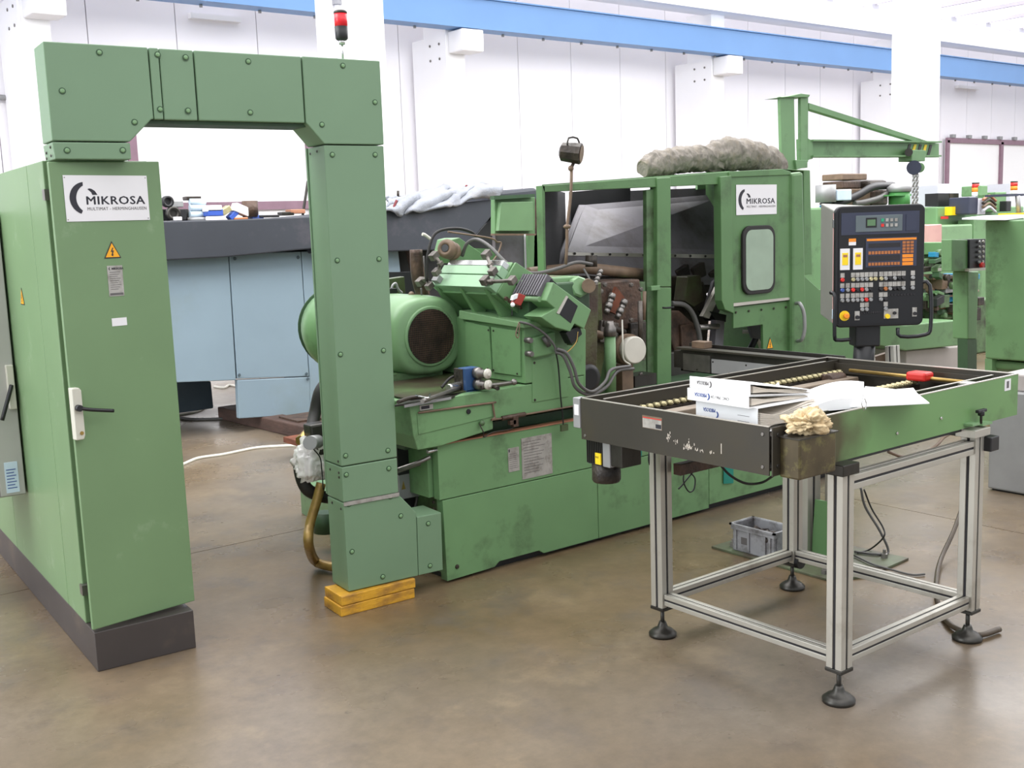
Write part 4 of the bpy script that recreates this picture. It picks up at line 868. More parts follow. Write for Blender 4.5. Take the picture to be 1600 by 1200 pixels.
def buttons(row,xs_,colmap,y):
    for k,x_ in enumerate(xs_):
        pbx(x_,y,x_+.045,y+.038,.004,'label_tile','plate_alu')
        a=pp(x_+.022,y+.057); m_=colmap.get(k,'grey_metal')
        B().lathe((a[0],-.004,a[1]),(0,-1,0),[(0,.0095),(.008,.0095),(.009,.007),(.014,.007)],12).ob('push_button',m_,pf,True)
L1=[.055,.175,.225,.275,.325,.375,.425]; R1=[.49,.54,.59,.64,.69,.74,.79+.055]
buttons(0,L1,{0:'red',1:'roller',5:'roller',6:'roller'},.545); buttons(0,R1,{0:'roller',2:'slot',4:'black',5:'slot'},.545)
L2_=[.055,.115,.175,.225,.275,.325,.375,.425][0:7]; buttons(1,L2_,{0:'ink_blue',2:'red',3:'slot',4:'red',6:'black'},.63); buttons(1,R1,{0:'slot',1:'orange_dull',3:'slot',4:'black'},.63)
buttons(2,L2_,{5:'red'},.715); buttons(2,R1[:2],{1:'slot'},.715); buttons(3,[.28,.33],{},.795); buttons(3,[.545],{},.795)
for r_ in (.74,.88):
    for k in range(9):
        a=pp(.60+k*.036,r_) if r_<.8 else pp(.30+k*.026,r_); B().lathe((a[0],-.004,a[1]),(0,-1,0),[(0,.006),(.003,.005)],10).ob('blank_plug','slot',pf,True)
a=pp(.105,.90); es=B().lathe((a[0],-.004,a[1]),(0,-1,0),[(0,.024),(.004,.024)],24).ob('emergency_stop','yellow',pf,True); B().lathe((a[0]+.005,-.008,a[1]),(0,-1,0),[(0,.011),(.012,.012),(.02,.013),(.024,.009)],18).ob('stop_knob','orange',es,True)
pbx(.22,.865,.275,.94,.003,'key_switch_tile','plate_alu'); a=pp(.247,.915); B().cyl((a[0],-.007,a[1]),(a[0],-.02,a[1]),.009,n=12).ob('key_switch','slot',pf,True)
pbx(.55,.855,.71,.935,.004,'switch_plate','plate_alu'); a=pp(.585,.915); B().lathe((a[0],-.008,a[1]),(0,-1,0),[(0,.012),(.012,.011)],14).ob('push_button','yellow',pf,True); a=pp(.665,.89); B().lathe((a[0],-.008,a[1]),(0,-1,0),[(0,.008),(.012,.007)],12).ob('key_switch','slot',pf,True)
pbx(.87,.85,.92,.925,.003,'key_switch_tile','plate_alu'); a=pp(.895,.90); B().cyl((a[0],-.007,a[1]),(a[0],-.02,a[1]),.008,n=12).ob('key_switch','slot',pf,True)
b=B().tube([(-.235,-.01,z0+.17),(-.222,-.035,z0+.15),(-.222,-.035,z0-.03),(-.205,-.03,z0-.055),(-.14,-.02,z0-.055)],.009,8,3); b.ob('guard_rail','panel_black',cp,True)
b=B().tube([(.19,.02,z0+.20),(.235,-.01,z0+.19),(.240,-.02,z0+.0),(.215,-.02,z0-.045),(.10,-.01,z0-.05),(.09,0,z0-.01)],.009,8,3); b.ob('guard_rail','panel_black',cp,True)
B().box((-.10,.03,z0-.10),(.02,.14,z0+.01)).ob('mount','black',cp,True,bevel=.008)
b=B().tube([(-.04,.08,z0-.08),(-.05,.10,-.18)],.05,12,1); b.ob('mount_neck','black',cp,True)
# ============================================================ PEDESTAL STAND on a floor plate
ps=thing('pedestal_stand','aluminium profile pedestal with green gussets on a green floor plate','stand',(4.28,3.2,0))
def extrusion(p0,p1,w_,name,par,axis,local=False,faces='all'):
    """slotted aluminium profile: four corner ribs around a dark slotted core"""
    p0,p1=Vector(p0),Vector(p1); d=(p1-p0); L_=d.length; d.normalize()
    a=Vector(axis).normalized(); b_=d.cross(a).normalized(); c=(p0+p1)/2; h=w_/2
    core=B(); core.obox(c,d*(L_/2-.0005),a*(h*.86),b_*(h*.86)); 
    k=h*.41; ribs=B()
    for i in (-1,1):
        for j in (-1,1): ribs.obox(c+a*i*(h-k)+b_*j*(h-k),d*(L_/2),a*k,b_*k)
    r=ribs.ob(name,'alu',par,local,bevel=.0015); core.ob('slot_core','slot',r,local); return r
fp=P_([(4.03,3.60,0),(4.02,2.875,0),(4.20,2.80,0),(4.55,2.82,0),(4.50,3.59,0)],(0,0,.012),'floor_plate','green_plate',ps,bevel=.002)
extrusion((4.26,3.20,.012),(4.26,3.20,.74),.10,'profile_post',ps,(1,0,0)); extrusion((4.37,3.10,.012),(4.37,3.10,.74),.08,'profile_post',ps,(1,0,0))
P_([(4.24,3.06,.012),(4.24,3.06,.30),(4.24,3.13,.30),(4.24,3.15,.012)],(.012,0,0),'gusset','green_hood',ps)
P_([(4.20,3.02,.012),(4.34,3.02,.012),(4.29,3.02,.27),(4.25,3.02,.27)],(0,.012,0),'gusset','green_hood',ps)
BX((4.22,3.0,.74),(4.60,3.28,.80),'cantilever','grey_metal',ps,bevel=.004)
extrusion((4.684,3.008,0.907),(4.693,3.02,1.005),.05,'profile_stub',ps,(1,0,0))
P_([(4.645,3.108,0.941),(4.718,3.056,0.966),(4.713,3.052,0.919),(4.645,3.1,0.891)],(.03,.03,0),'stub_plate','hose_brown',ps); B().lathe((4.609,3.073,0.947),(0,0,1),[(-.03,.014),(.0,.014),(.01,.009),(.03,.012),(.06,.006)],12).ob('lubricator','cable_white',ps)
for x_,y_ in ((4.10,3.52),(4.07,2.95),(4.47,2.90),(4.46,3.5)): B().lathe((x_,y_,.012),(0,0,1),[(0,.016),(.02,.016),(.022,.008),(.04,.008)],6,False).ob('anchor_bolt','steel',ps)
B().cyl((4.12,2.93,.012),(4.15,2.93,.03),.012).ob('cable_clip','teal',ps)
# crate with scrap
cr=thing('parts_crate','small dirty grey plastic crate of scrap parts on the floor plate','crate',(4.14,3.36,.012))
def crate():
    x0,x1,y0,y1,h=-.085,.085,-.135,.135,.135; b=B(); t=.008
    def ring(x0,x1,y0,y1,z0,z1,tt):
        b.box((x0,y0,z0),(x1,y0+tt,z1)); b.box((x0,y1-tt,z0),(x1,y1,z1)); b.box((x0,y0+tt,z0),(x0+tt,y1-tt,z1)); b.box((x1-tt,y0+tt,z0),(x1,y1-tt,z1))
    ring(x0+.008,x1-.008,y0+.008,y1-.008,0,h,.005); ring(x0,x1,y0,y1,h-.028,h-.002,.010); b.box((x0+.008,y0+.008,0),(x1-.008,y1-.008,.004))
    return b
crate().ob('body','crate',cr,True,bevel=.002)
B().box((-.09,-.14,.128),(.09,-.126,.137)).ob('rim','crate',cr,True); B().box((-.09,.126,.128),(.09,.14,.137)).ob('rim','crate',cr,True)
B().box((-.09,-.14,.128),(-.078,.14,.137)).ob('rim','crate',cr,True); B().box((.078,-.14,.128),(.09,.14,.137)).ob('rim','crate',cr,True)
for y_ in (-.11,-.08,.02,.1): B().box((-.084,y_,.01),(-.076,y_+.012,.108)).ob('rib','crate',cr,True)
for x_ in (-.06,-.0,.05): B().box((x_,-.134,.01),(x_+.012,-.126,.108)).ob('rib','crate',cr,True)
B().box((-.0785,.03,.04),(-.076,.075,.075)).ob('stamp','ink_grey',cr,True)
for k in range(10):
    c_=V(random.uniform(-.055,.055),random.uniform(-.10,.10),.075+random.uniform(0,.03)); a=Vector((random.uniform(-1,1),random.uniform(-1,1),random.uniform(-.4,.4))).normalized()*.035
    single('scrap_part','dark oily scrap part lying in the grey floor crate','scrap part',B().cyl(V(4.14,3.36,.012)+c_-a,V(4.14,3.36,.012)+c_+a,.010+.008*random.random(),n=8),'scrap','scrap parts in the floor crate')
ic=thing('infeed_channel','dark steel infeed channel running from the tray back into the machine','channel',(4.30,3.55,0))
BX((4.27,3.08,.845),(4.274,4.02,.965),'side_plate','dark_steel',ic); BX((4.266,3.20,.85),(4.27,3.80,.925),'bright_plate','grey_metal',ic); BX((4.266,3.81,.85),(4.27,4.0,.94),'end_plate','steel',ic)
BX((4.25,3.06,.962),(4.32,4.04,.972),'top_flange','tray_steel',ic); BX((4.36,3.06,.955),(4.37,4.04,.985),'inner_lip','dark_steel',ic); BX((4.27,3.08,.845),(4.40,4.02,.855),'channel_floor','black',ic); BX((4.40,3.08,.845),(4.404,4.02,.975),'side_plate','dark_steel',ic)
for k in range(7): B().lathe((4.266,3.24+k*.11,.86+.05*(k%2)),(-1,0,0),[(0,.005),(.003,.004)],8).ob('screw','dark_steel',ic)
P_([(4.28,3.86,.972),(4.34,3.86,.972),(4.34,3.95,.972),(4.28,3.95,.972)],(0,0,.035),'stop_block','hose_brown',ic,bevel=.002)
BX((4.27,4.02,.86),(4.40,4.07,.95),'end_bracket','dark_steel',ic); BX((4.395,3.30,0),(4.43,3.34,.85),'support_leg','alu',ic)
# ============================================================ CONVEYOR TABLE
tb=thing('conveyor_table','steel conveyor tray with green front on a slotted aluminium frame with levelling feet','table',(3.42,2.54,0))
LX,LY=(3.01,3.835),(2.12,2.95); s_=.06
for x_ in LX:
    for y_ in LY:
        if (x_,y_)==(3.01,2.95): zt=.83
        lg=extrusion((x_,y_,.125),(x_,y_,.83),.062,'leg',tb,(1,0,0))
        B().box((x_-.034,y_-.034,.112),(x_+.034,y_+.034,.125)).ob('end_cap','dark_steel',lg,bevel=.002)
        b=B().cyl((x_,y_,.03),(x_,y_,.115),.008,n=10); b.ob('foot_spindle','dark_steel',lg)
        B().lathe((x_,y_,0),(0,0,1),[(0,.055),(.012,.056),(.026,.040),(.034,.022),(.05,.017),(.06,.013)],24).ob('foot_pad','dark_steel',lg)
for y_ in LY:
    extrusion((3.042,y_,.16),(3.803,y_,.16),.045,'rail',tb,(0,1,0)) 
    if y_==2.12: extrusion((3.042,y_,.765),(3.803,y_,.765),.05,'rail',tb,(0,1,0))
for x_ in LX: extrusion((x_,2.152,.16),(x_,2.918,.16),.045,'rail',tb,(1,0,0))
BX((2.99,2.92,.80),(3.86,2.98,.84),'cross_bar','dark_steel',tb,bevel=.003); BX((3.0,2.135,.826),(3.80,2.16,.838),'cross_bar','black',tb)
for x_ in LX: BX((x_-.03,2.16,.80),(x_+.03,2.92,.84),'cross_bar','dark_steel',tb,bevel=.003)
BX((3.78,2.08,.805),(3.89,2.16,.835),'bracket','alu',tb,bevel=.002); BX((2.96,2.075,.80),(3.05,2.16,.838),'bracket','dark_steel',tb,bevel=.003)
BX((3.86,2.06,.745),(3.92,2.14,.80),'corner_pad','black',tb,bevel=.004)
BX(V(3.03,2.86,.665),V(3.50,2.90,.71),'side_arm','grime_brown',tb,bevel=.003)
BX((3.89,2.06,.0),(3.9,2.07,.001),'hidden','slot',tb) if 0 else None
# black knobs between legs: back leg sleeve
b=B().cyl((3.835,2.90,.13),(3.835,2.99,.13),.03,n=14); b.ob('sleeve','black',tb)
# tray walls
x0,x1,y0,y1,zb,zt=2.665,4.175,2.13,3.02,.845,1.0
tray=BX((x0,y0+.01,zb),(x0+.004,y1,zt),'tray_wall','tray_steel',tb); 
BX((x0,y0+.011,zt),(x0+.008,y1,zt+.003),'edge','edge_steel',tray)
BX((x0+.004,y1-.004,zb),(x1,y1,zt),'tray_wall','tray_steel',tb)
BX((x0+.06,y1-.065,.91),(x1,y1-.060,zt-.005),'inner_wall','tray_steel',tb); BX((x0,y1-.006,zt),(x1,y1,zt+.003),'edge','edge_steel',tray); BX((x0+.06,y1-.067,zt-.005),(x1-.1,y1-.058,zt-.002),'edge','edge_steel',tray)
gf=BX((2.90,y0-.004,.838),(x1,y0,zt),'front_panel','green_front',tb); BX((2.90,y0-.005,zt),(x1,y0+.006,zt+.003),'edge','edge_steel',gf)
BX((x0,y0-.004,zb),(2.72,y0+.0,zt),'corner_flange','tray_steel',tb)
BX((2.72,y0+.02,zb),(2.90,y0+.024,zt-.01),'inner_flange','dark_steel',tb)
BX((x1-.004,y0,.85),(x1,y1,zt),'tray_wall','tray_steel',tb); BX((x1-.008,y0,zt),(x1+.002,y1,zt+.004),'edge','edge_steel',tray)
BX((2.68,y0+.03,.852),(4.16,y1-.01,.862),'tray_floor','dark_steel',tb)
BX((2.72,2.21,.862),(4.10,2.28,.951),'cross_member','grime',tb,bevel=.004); BX((2.72,2.80,.862),(4.10,2.86,.938),'cross_member','tan_steel',tb,bevel=.004); BX((2.74,2.40,.862),(2.80,2.80,.90),'cross_member','oily_steel',tb); 
BX((3.60,2.54,.862),(4.10,2.60,.93),'cross_member','tan_steel',tb,bevel=.004); BX((3.18,2.30,.862),(3.24,2.80,.90),'cross_member','alu',tb); BX((3.75,2.64,.862),(4.08,2.67,.915),'cross_member','alu',tb)
BX((3.00,y0+.060,.93),(4.10,y0+.064,.998),'inner_rail','tray_steel',tb); BX((3.00,y0+.057,.998),(4.10,y0+.066,1.001),'inner_edge','edge_steel',tb); BX((3.84,y0+.004,.93),(3.90,y0+.062,.999),'spacer','alu',tb)
rm=B(); rm.lathe((0,-.014,0),(0,1,0),[(0,.006),(.003,.0105),(.025,.0105),(.028,.006)],12); rm.lathe((0,-.02,0),(0,1,0),[(0,.004),(.04,.004)],8); rme=rm.mesh('roller','roller')
tw=W[tb.name].translation
for k in range(38): place(rme,'roller',tb,V(2.79+k*.0365,2.93,.945)-tw)
for k in range(13): place(rme,'roller',tb,V(3.66+k*.0345,2.52,.945)-tw)
BX((2.76,2.915,.90),(4.16,2.95,.934),'chain_rail','grime',tb); BX((3.62,2.505,.90),(4.10,2.535,.934),'chain_rail','grime',tb)
B().cyl((4.09,2.84,.965),(4.07,2.20,.965),.008,n=10).ob('guide_rod','brass',tb)
b=B().box((3.99,2.85,.88),(4.08,2.95,.95)); b.cyl((3.96,2.86,.93),(4.06,2.86,.93),.03); b.ob('drive_sprocket','grime_brown',tb,bevel=.004)
rc=BX((4.03,2.44,.955),(4.10,2.53,.992),'red_cover','red',tb,bevel=.010); 
BX((x1-.035,2.20,.94),(x1-.03,2.98,.985),'inner_wall','tray_steel',tb)
# stickers / marks on the tray wall: small rating label with lines
lb_=BX((x0-.001,2.60,.930),(x0,2.695,.975),'rating_label','hose_brown',tb); BX((x0-.0015,2.602,.966),(x0-.001,2.693,.969),'red_line','red',lb_); BX((x0-.0015,2.603,.935),(x0-.001,2.630,.950),'black_field','ink',lb_); BX((x0-.0014,2.602,.932),(x0-.001,2.693,.965),'label_face','plate_alu',lb_)
# worn paint scratches
rs=random.Random(4); b=B()
for cy,cz,sy_,sz_,nn_ in ((2.565,.915,.012,.020,10),(2.535,.900,.012,.010,8),(2.475,.893,.020,.014,34),(2.435,.885,.018,.006,8),(2.385,.885,.015,.004,5)):
    for k in range(nn_):
        yy=rs.gauss(cy,sy_*.6); zz=rs.gauss(cz,sz_*.5); h=rs.uniform(.002,.010)
        b.box((x0-.0008,yy,zz-h/2),(x0-.0001,yy+rs.uniform(.0008,.0028),zz+h/2))
b.box((x0-.0008,2.333,.888),(x0-.0001,2.3355,.922)); b.ob('paint_scratches','page_edge',tb,kind='stuff')
for y_,z_ in ((2.165,.975),(2.165,.87),(3.0,.86)): B().lathe((x0,y_,z_),(-1,0,0),[(0,.007),(.003,.005)],8).ob('bolt','steel',tray)
for x_,z_ in ((2.69,.975),(2.69,.875)): B().lathe((x_,y0-.004,z_),(0,-1,0),[(0,.007),(.003,.005)],8).ob('bolt','dark_steel',tray)
# bracket box on the corner
P_([(2.70,2.05,.838),(2.885,2.05,.838),(2.885,2.05,.968),(2.70,2.05,.968),],(0,.078,0),'corner_box','oily_steel',tb,bevel=.006)
BX((2.695,2.045,.966),(2.89,2.128,.970),'box_lid','tray_steel',tb)
for x_,z_ in ((3.34,.885),(3.62,.90)): B().lathe((x_,y0-.004,z_),(0,-1,0),[(0,.006),(.005,.005)],8).ob('bolt','chrome',gf)
tx=text('S',.02,W[tb.name].inverted()@frame((3.40,y0-.005,.945),(1,0,0),(0,0,1)),'ink_grey',gf,'hand_marking') if 0 else None
st_=BX((4.07,y0-.006,.945),(4.115,y0-.004,.990),'number_sticker','plate_white',gf); text('12',.022,W[tb.name].inverted()@frame((4.078,y0-.0065,.958),(1,0,0),(0,0,1)),'ink_grey',st_,'digits') if 0 else BX((4.083,y0-.0068,.955),(4.100,y0-.006,.982),'print_block','ink_grey',st_)
kn=B().lathe((3.855,2.10,.845),(0,0,1),[(0,.005),(.05,.005)],8).ob('clamp_screw','dark_steel',tb); b=B().box((3.825,2.092,.893),(3.885,2.108,.905)); b.cyl((3.855,2.10,.88),(3.855,2.10,.90),.012); b.ob('knob','black',kn,bevel=.003)
BX((3.78,2.09,.850),(3.83,2.126,.858),'clamp_lug','green_light',tb); BX((3.85,2.09,.842),(3.92,2.126,.850),'clamp_lug','green_light',tb)
# grey switch box at the far left end of the tray
sw=BX((2.66,3.022,.885),(2.70,3.06,1.0),'switch_box','grey_metal',tb,bevel=.003); BX((2.658,3.026,.935),(2.66,3.05,.975),'switch_window','plate_white',sw)
# gear motor hanging under the tray
mt=P_([(2.70,3.03,.84),(2.70,2.94,.84),(2.70,2.94,.745),(2.70,3.03,.745)],(.09,0,0),'gear_motor','panel_blue',tb,bevel=.004)
b=B()
for k in range(9): b.box((2.695,3.028-k*.010,.75),(2.70,3.024-k*.010,.84))
b.ob('cooling_fins','dark_steel',mt)
B().lathe((2.755,2.985,.668),(0,0,1),[(0,.03),(.004,.05),(.012,.055),(.075,.055),(.078,.05)],24).ob('motor_cowl','grime',mt)
BX((2.695,2.90,.745),(2.79,2.94,.84),'gear_flange','grey_metal',mt,bevel=.004); BX((2.70,2.84,.752),(2.80,2.90,.848),'gear_case','dark_steel',mt,bevel=.004)
yl=BX((2.690,2.945,.752),(2.695,2.975,.795),'yellow_tag','yellow',mt); text('V11',.011,W[mt.name].inverted()@frame((2.6895,2.973,.775),(0,-1,0),(0,0,1)),'ink',yl,'lettering')
# green tape notes and hanging wires beneath
tl_=single('tape_note','teal adhesive tape with handwriting stuck under the tray on the machine','tape',B().prism([(3.914,4.07,0.479),(4.017,4.07,0.459),(4.016,4.07,0.411),(3.987,4.07,0.395),(3.954,4.07,0.403)],(0,.004,0)),'teal')
b=B().prism([(4.667,4.07,0.255),(4.75,4.07,0.249),(4.749,4.07,0.132),(4.666,4.07,0.143)],(0,.004,0)); single('tape_note','small teal tape stuck on the lower machine panel seen under the tray','tape',b,'teal')
def cable(label,pts,r,m,cat='cable',name='cable',n=6,grp=None):
    return single(name,label,cat,B().tube(pts,r,8,n),m,grp)
cable('thin black wire looping down beneath the tray beside the left leg',[(2.983,2.98,0.767),(2.978,2.98,0.711),(3.005,2.98,0.655),(3.033,2.98,0.624)],.003,'black')
cable('long black cable sagging under the middle of the tray',[(3.064,2.7,0.74),(3.129,2.7,0.679),(3.221,2.7,0.63),(3.317,2.7,0.616),(3.27,2.6,0.671)],.005,'rubber')
cable('black wire bundle loop hanging right of the left table leg',[(3.149,2.95,0.667),(3.141,2.95,0.61),(3.17,2.95,0.563),(3.2,2.95,0.566),(3.208,2.95,0.609),(3.179,2.95,0.641)],.003,'black')
cable('curved black wire hanging between the left leg and the wire loop',[(3.205,2.95,0.644),(3.163,2.95,0.617),(3.133,2.95,0.596),(3.111,2.95,0.584)],.003,'black')
cable('short stiff brown hose end hanging in the right table bay',[(4.18,2.7,0.604),(4.3,2.7,0.562),(4.444,2.7,0.556),(4.539,2.7,0.566),(4.648,2.72,0.589),(4.713,2.74,0.632),(3.95,2.74,.80),(3.95,2.75,.846)],.007,'hose_brown')
cable('pair of dark cables dropping to the floor plate behind the front leg',[(4.419,3,0.348),(4.458,3,0.246),(4.507,2.95,0.125),(4.543,2.926,0.02),(4.469,2.94,0.02),(4.429,3.038,0.02)],.006,'hose_grey')
cable('thin black cable beside the dropping pair behind the front leg',[(4.372,2.95,0.355),(4.436,2.95,0.25),(4.457,2.9,0.161),(4.428,2.88,0.124),(4.518,3.009,0.02),(4.422,3.015,0.02)],.004,'rubber')
cable('thin grey cable with a plug running across the green floor plate',[(4.377,3.002,0.02),(4.323,2.861,0.02),(4.346,2.757,0.008),(4.349,2.677,0.008),(4.397,2.643,0.008)],.005,'hose_grey')
cable('brown oil hose curving down past the right table leg to the floor',[(4.998,2.8,0.204),(4.804,2.74,0.107),(4.548,2.66,0.022),(4.109,2.415,0.05),(4.002,2.33,0.015),(3.897,2.229,0.015),(3.866,2.154,0.015),(3.877,2.089,0.015),(3.985,2.07,0.015)],.011,'hose_olive')
# binders
def binder(n,xs_,ys_,zf,rot,lab,lines=0):
    """zf: (bottom at spine, top at spine, bottom at open edge, top at open edge)"""
    b0,t0_,b1,t1_=zf
    o=thing('ring_binder',lab,'binder',(xs_,ys_,b0),rot,'ring binders stacked on the tray')
    w_,d_,h=.275,.31,t0_-b0; db,dt=b1-b0,t1_-b0
    sp=B().box((0,0,0),(.003,w_,h)).ob('spine','binder',o,True,bevel=.001)
    for za,zb in ((0,db),(h-.002,dt-.002)):
        c=B(); c.add([(.003,0,za),(d_,0,zb),(d_,w_,zb),(.003,w_,za),(.003,0,za+.002),(d_,0,zb+.002),(d_,w_,zb+.002),(.003,w_,za+.002)],[(3,2,1,0),(4,5,6,7),(0,1,5,4),(1,2,6,5),(2,3,7,6),(3,0,4,7)]); c.ob('cover','binder',o,True)
    np_=9
    for q in range(np_): # page bundles fanned from the rings
        f0,f1=(q+.08)/np_,(q+.86)/np_; nn=8; vs=[]; sag=.006*math.sin(q*1.7)
        for i in range(nn+1):
            t=i/nn; x_=.02+(d_-.026-.006*(q%3))*t; lo=(db*t)+.003; hi=h+(dt-h)*t-.003; hi=max(hi,lo+.003); e=(.5+.5*t) if n else (.3+.7*t)
            mid=.35; g0=lo+(hi-lo)*(mid+(f0-mid)*min(1,.35+abs(t-.3)*1.2)); g1=lo+(hi-lo)*(mid+(f1-mid)*min(1,.35+abs(t-.3)*1.2))
            vs+=[(x_,.006,g0),(x_,w_-.006,g0),(x_,w_-.006,g1),(x_,.006,g1)]
        pg=B(); pg.add(vs,[(i*4+a,i*4+(a+1)%4,(i+1)*4+(a+1)%4,(i+1)*4+a) for i in range(nn) for a in range(4)]+[(0,1,2,3),(nn*4,nn*4+3,nn*4+2,nn*4+1)]); pg.ob('page_bundle','page_edge',o,True)
    ik='ink_blue' if n else 'ink_grey'
    Mx=frame((-.0004,w_-.035,h*.72),(0,-1,0),(0,0,1))@Matrix.Rotation(PI,4,'Z')
    textfit('MIKROSA',Mx,(-.055,.0,.0,.013),ik,sp,bold=.02)
    Mc=frame((-.0004,w_-.095,h*.5),(0,-1,0),(0,0,1))@Matrix.Rotation(PI,4,'Z')
    flat([(x*.020,y*.020) for x,y in arc(.1,0,.62,96,250,10)+arc(.34,0,.56,232,118,10)],Mc,.0005).ob('crescent',ik,sp,True)
    if n==1: textfit('CNC  706 / 24',frame((-.0004,w_-.11,h*.65),(0,-1,0),(0,0,1))@Matrix.Rotation(PI,4,'Z'),(-.08,-.0,.0,.009),'ink_grey',sp)
    if n==2:
        for z_ in (.25,.4,.62): B().box((-.0008,.035,h*z_),(0,.085,h*z_+.0012)).ob('print_line','ink_grey',sp,True)
    return o
binder(2,2.742,2.248,(.953,1.038,.953,1.036),math.radians(-2),'thick white ring binder at the bottom of the stack on the tray')
binder(1,2.715,2.262,(1.0385,1.079,1.0375,1.049),math.radians(-2),'white ring binder in the middle of the stack with handwriting on its spine')
binder(0,2.722,2.262,(1.0795,1.118,1.0505,1.064),math.radians(-3),'topmost white ring binder of the stack, cover sloping down')
# open stack of papers at the right of binders
def sheet_stack(name,label,pts,z,th,curl,m='paper'):
    """quad of paper stack with a curved profile along its first edge"""
    a,b_,c,d=[Vector(p) for p in pts]; nn=10; bb=B(); vs=[]
    for i in range(nn+1):
        t=i/nn; p=a.lerp(b_,t); q_=d.lerp(c,t); zz=curl(t); vs+=[(p.x,p.y,z),(q_.x,q_.y,z),(q_.x,q_.y,z+th+zz),(p.x,p.y,z+th+zz)]
    bb.add(vs,[(i*4+k,i*4+(k+1)%4,(i+1)*4+(k+1)%4,(i+1)*4+k) for i in range(nn) for k in range(4)]+[(0,1,2,3),(nn*4,nn*4+3,nn*4+2,nn*4+1)])
    return single(name,label,'papers',bb,m)
sheet_stack('paper_stack','thick curled stack of loose white pages lying open beside the binders',[(2.943,2.224,1.01),(3.149,2.139,1.01),(3.487,2.359,1.01),(3.243,2.463,1.01)],.998,.014,lambda t:.034*max(0,math.sin(t*PI*.75)-.25))
sheet_stack('loose_sheets','thin fan of white sheets hanging over the green front of the tray',[(3.109,2.152,1.005),(3.337,2.002,1.005),(3.501,2.152,1.005),(3.517,2.373,1.005)],1.003,.003,lambda t:.003*math.sin(t*3))
sheet_stack('loose_sheet','single white sheet lying askew on top of the sheet fan',[(3.198,2.162,1.01),(3.34,2.033,1.01),(3.543,2.191,1.01),(3.399,2.272,1.01)],1.009,.002,lambda t:.004*t)
b=B(); b.prism([(3.05,2.454,1.034),(3.05,2.409,1.073),(3.05,2.392,1.036)],(.002,0,0)); single('page_corner','white page corner sticking up behind the binders','paper',b,'paper')
b=B(); pa,pb=V(*(3.202,2.178,1.03)),V(*(3.055,2.066,1.03))
for k in range(2): 
    c=pa.lerp(pb,k); b.tube([c+V(0,0,-.02),c+V(-.012,0,0.005),c+V(.0,0,.02),c+V(.012,0,.005),c+V(.01,0,-.02)],.0015,6)
single('ring_clip','metal ring clip standing between the paper stack and sheets','ring clip',b,'chrome')
# rags
def rag(name,label,cx,rx,ry,rz,m,seed,amp=.35,n=40):
    b=B(); mm_=n//2; vs=[]
    for j in range(mm_+1):
        t=PI*j/mm_
        for i in range(n):
            p=2*PI*i/n; d=Vector((math.sin(t)*math.cos(p),math.sin(t)*math.sin(p),math.cos(t)))
            q=d*2.2+Vector((seed,0,0)); w_=noise.noise(q*.9); k=1+amp*.55*noise.noise(q*.8)+amp*.16*math.sin(11*w_+5*d.z)+amp*.10*math.sin(23*noise.noise(q*.7+Vector((5,5,5))))
            vs.append(Vector(cx)+Vector((d.x*rx*k,d.y*ry*k,max(-rz*.8,d.z*rz*k))))
    b.add(vs,[(j*n+i,(j+1)*n+i,(j+1)*n+(i+1)%n,j*n+(i+1)%n) for j in range(mm_) for i in range(n)],True)
    return single(name,label,'rag',b,m)
rag('crumpled_rag','crumpled tan oily rag on the corner box of the tray',(2.795,2.095,1.002),.082,.052,.040,'rag_tan',3.3,.8,80)
rag('dirty_rag','dirty white rag hanging on the pipe behind the duct pillar',(2.338,4.55,0.582),.10,.05,.115,'rag_white',8.1,.7,72)
# ============================================================ HOSES LEFT OF THE DUCT PILLAR
ba=thing('pipe_bracket','dark bracket with a round silver pin behind the duct pillar','bracket',(2.358,4.5,0.633))
P_([(2.3,4.5,0.763),(2.391,4.5,0.765),(2.394,4.5,0.612),(2.34,4.5,0.614),(2.304,4.5,0.669)],(0,.08,0),'plate','dark_steel',ba,bevel=.01)
B().cyl((2.231,4.38,0.708),(2.332,4.5,0.683),.032,n=20).ob('pin','grey_metal',ba)
hb=thing('black_hose','thick black rubber hose with brass end looping behind the duct pillar','hose',(2.374,4.7,0.649))
B().tube([(2.522,4.75,0.908),(2.487,4.75,0.865),(2.457,4.75,0.773),(2.405,4.7,0.701),(2.318,4.62,0.637),(2.272,4.58,0.558),(2.288,4.56,0.46),(2.359,4.56,0.407),(2.426,4.56,0.385)],.030,12).ob('hose_body','rubber',hb)
B().cyl((2.381,4.66,0.71),(2.297,4.6,0.674),.026,n=14).ob('brass_end','brass',hb); B().lathe((2.311,4.6,0.687),V(*(2.28,4.58,0.673))-V(*(2.353,4.64,0.698)),[(0,.03),(.03,.03),(.031,.02)],6,False).ob('brass_nut','brass',hb)
cable('thick brass coloured hose curving down to the floor left of the pillar',[(2.338,4.5,0.483),(2.306,4.5,0.396),(2.265,4.5,0.296),(2.228,4.45,0.222),(2.383,4.703,0.05),(2.404,4.613,0.04),(2.459,4.504,0.04)],.024,'brass_hose','hose','hose')
cable('thin black wire hanging over the dirty rag',[(2.258,4.4,0.672),(2.288,4.4,0.628),(2.293,4.4,0.567),(2.294,4.4,0.477)],.003,'black')
so=thing('sump_box','green coolant sump box on the floor behind the duct pillar','box',(2.8,5.3,0))
sp_=V(*(2.846,5.751,0))
P_([(2.846,5.75,0),(2.76,5.19,0),(3.1,5.19,0),(3.1,5.75,0)],(0,0,.22),'tank','green_mach',so,bevel=.004)
B().cyl((2.573,4.95,0.103),(2.58,4.95,0.211),.055,n=18).ob('pump_pot','green_dark',so)
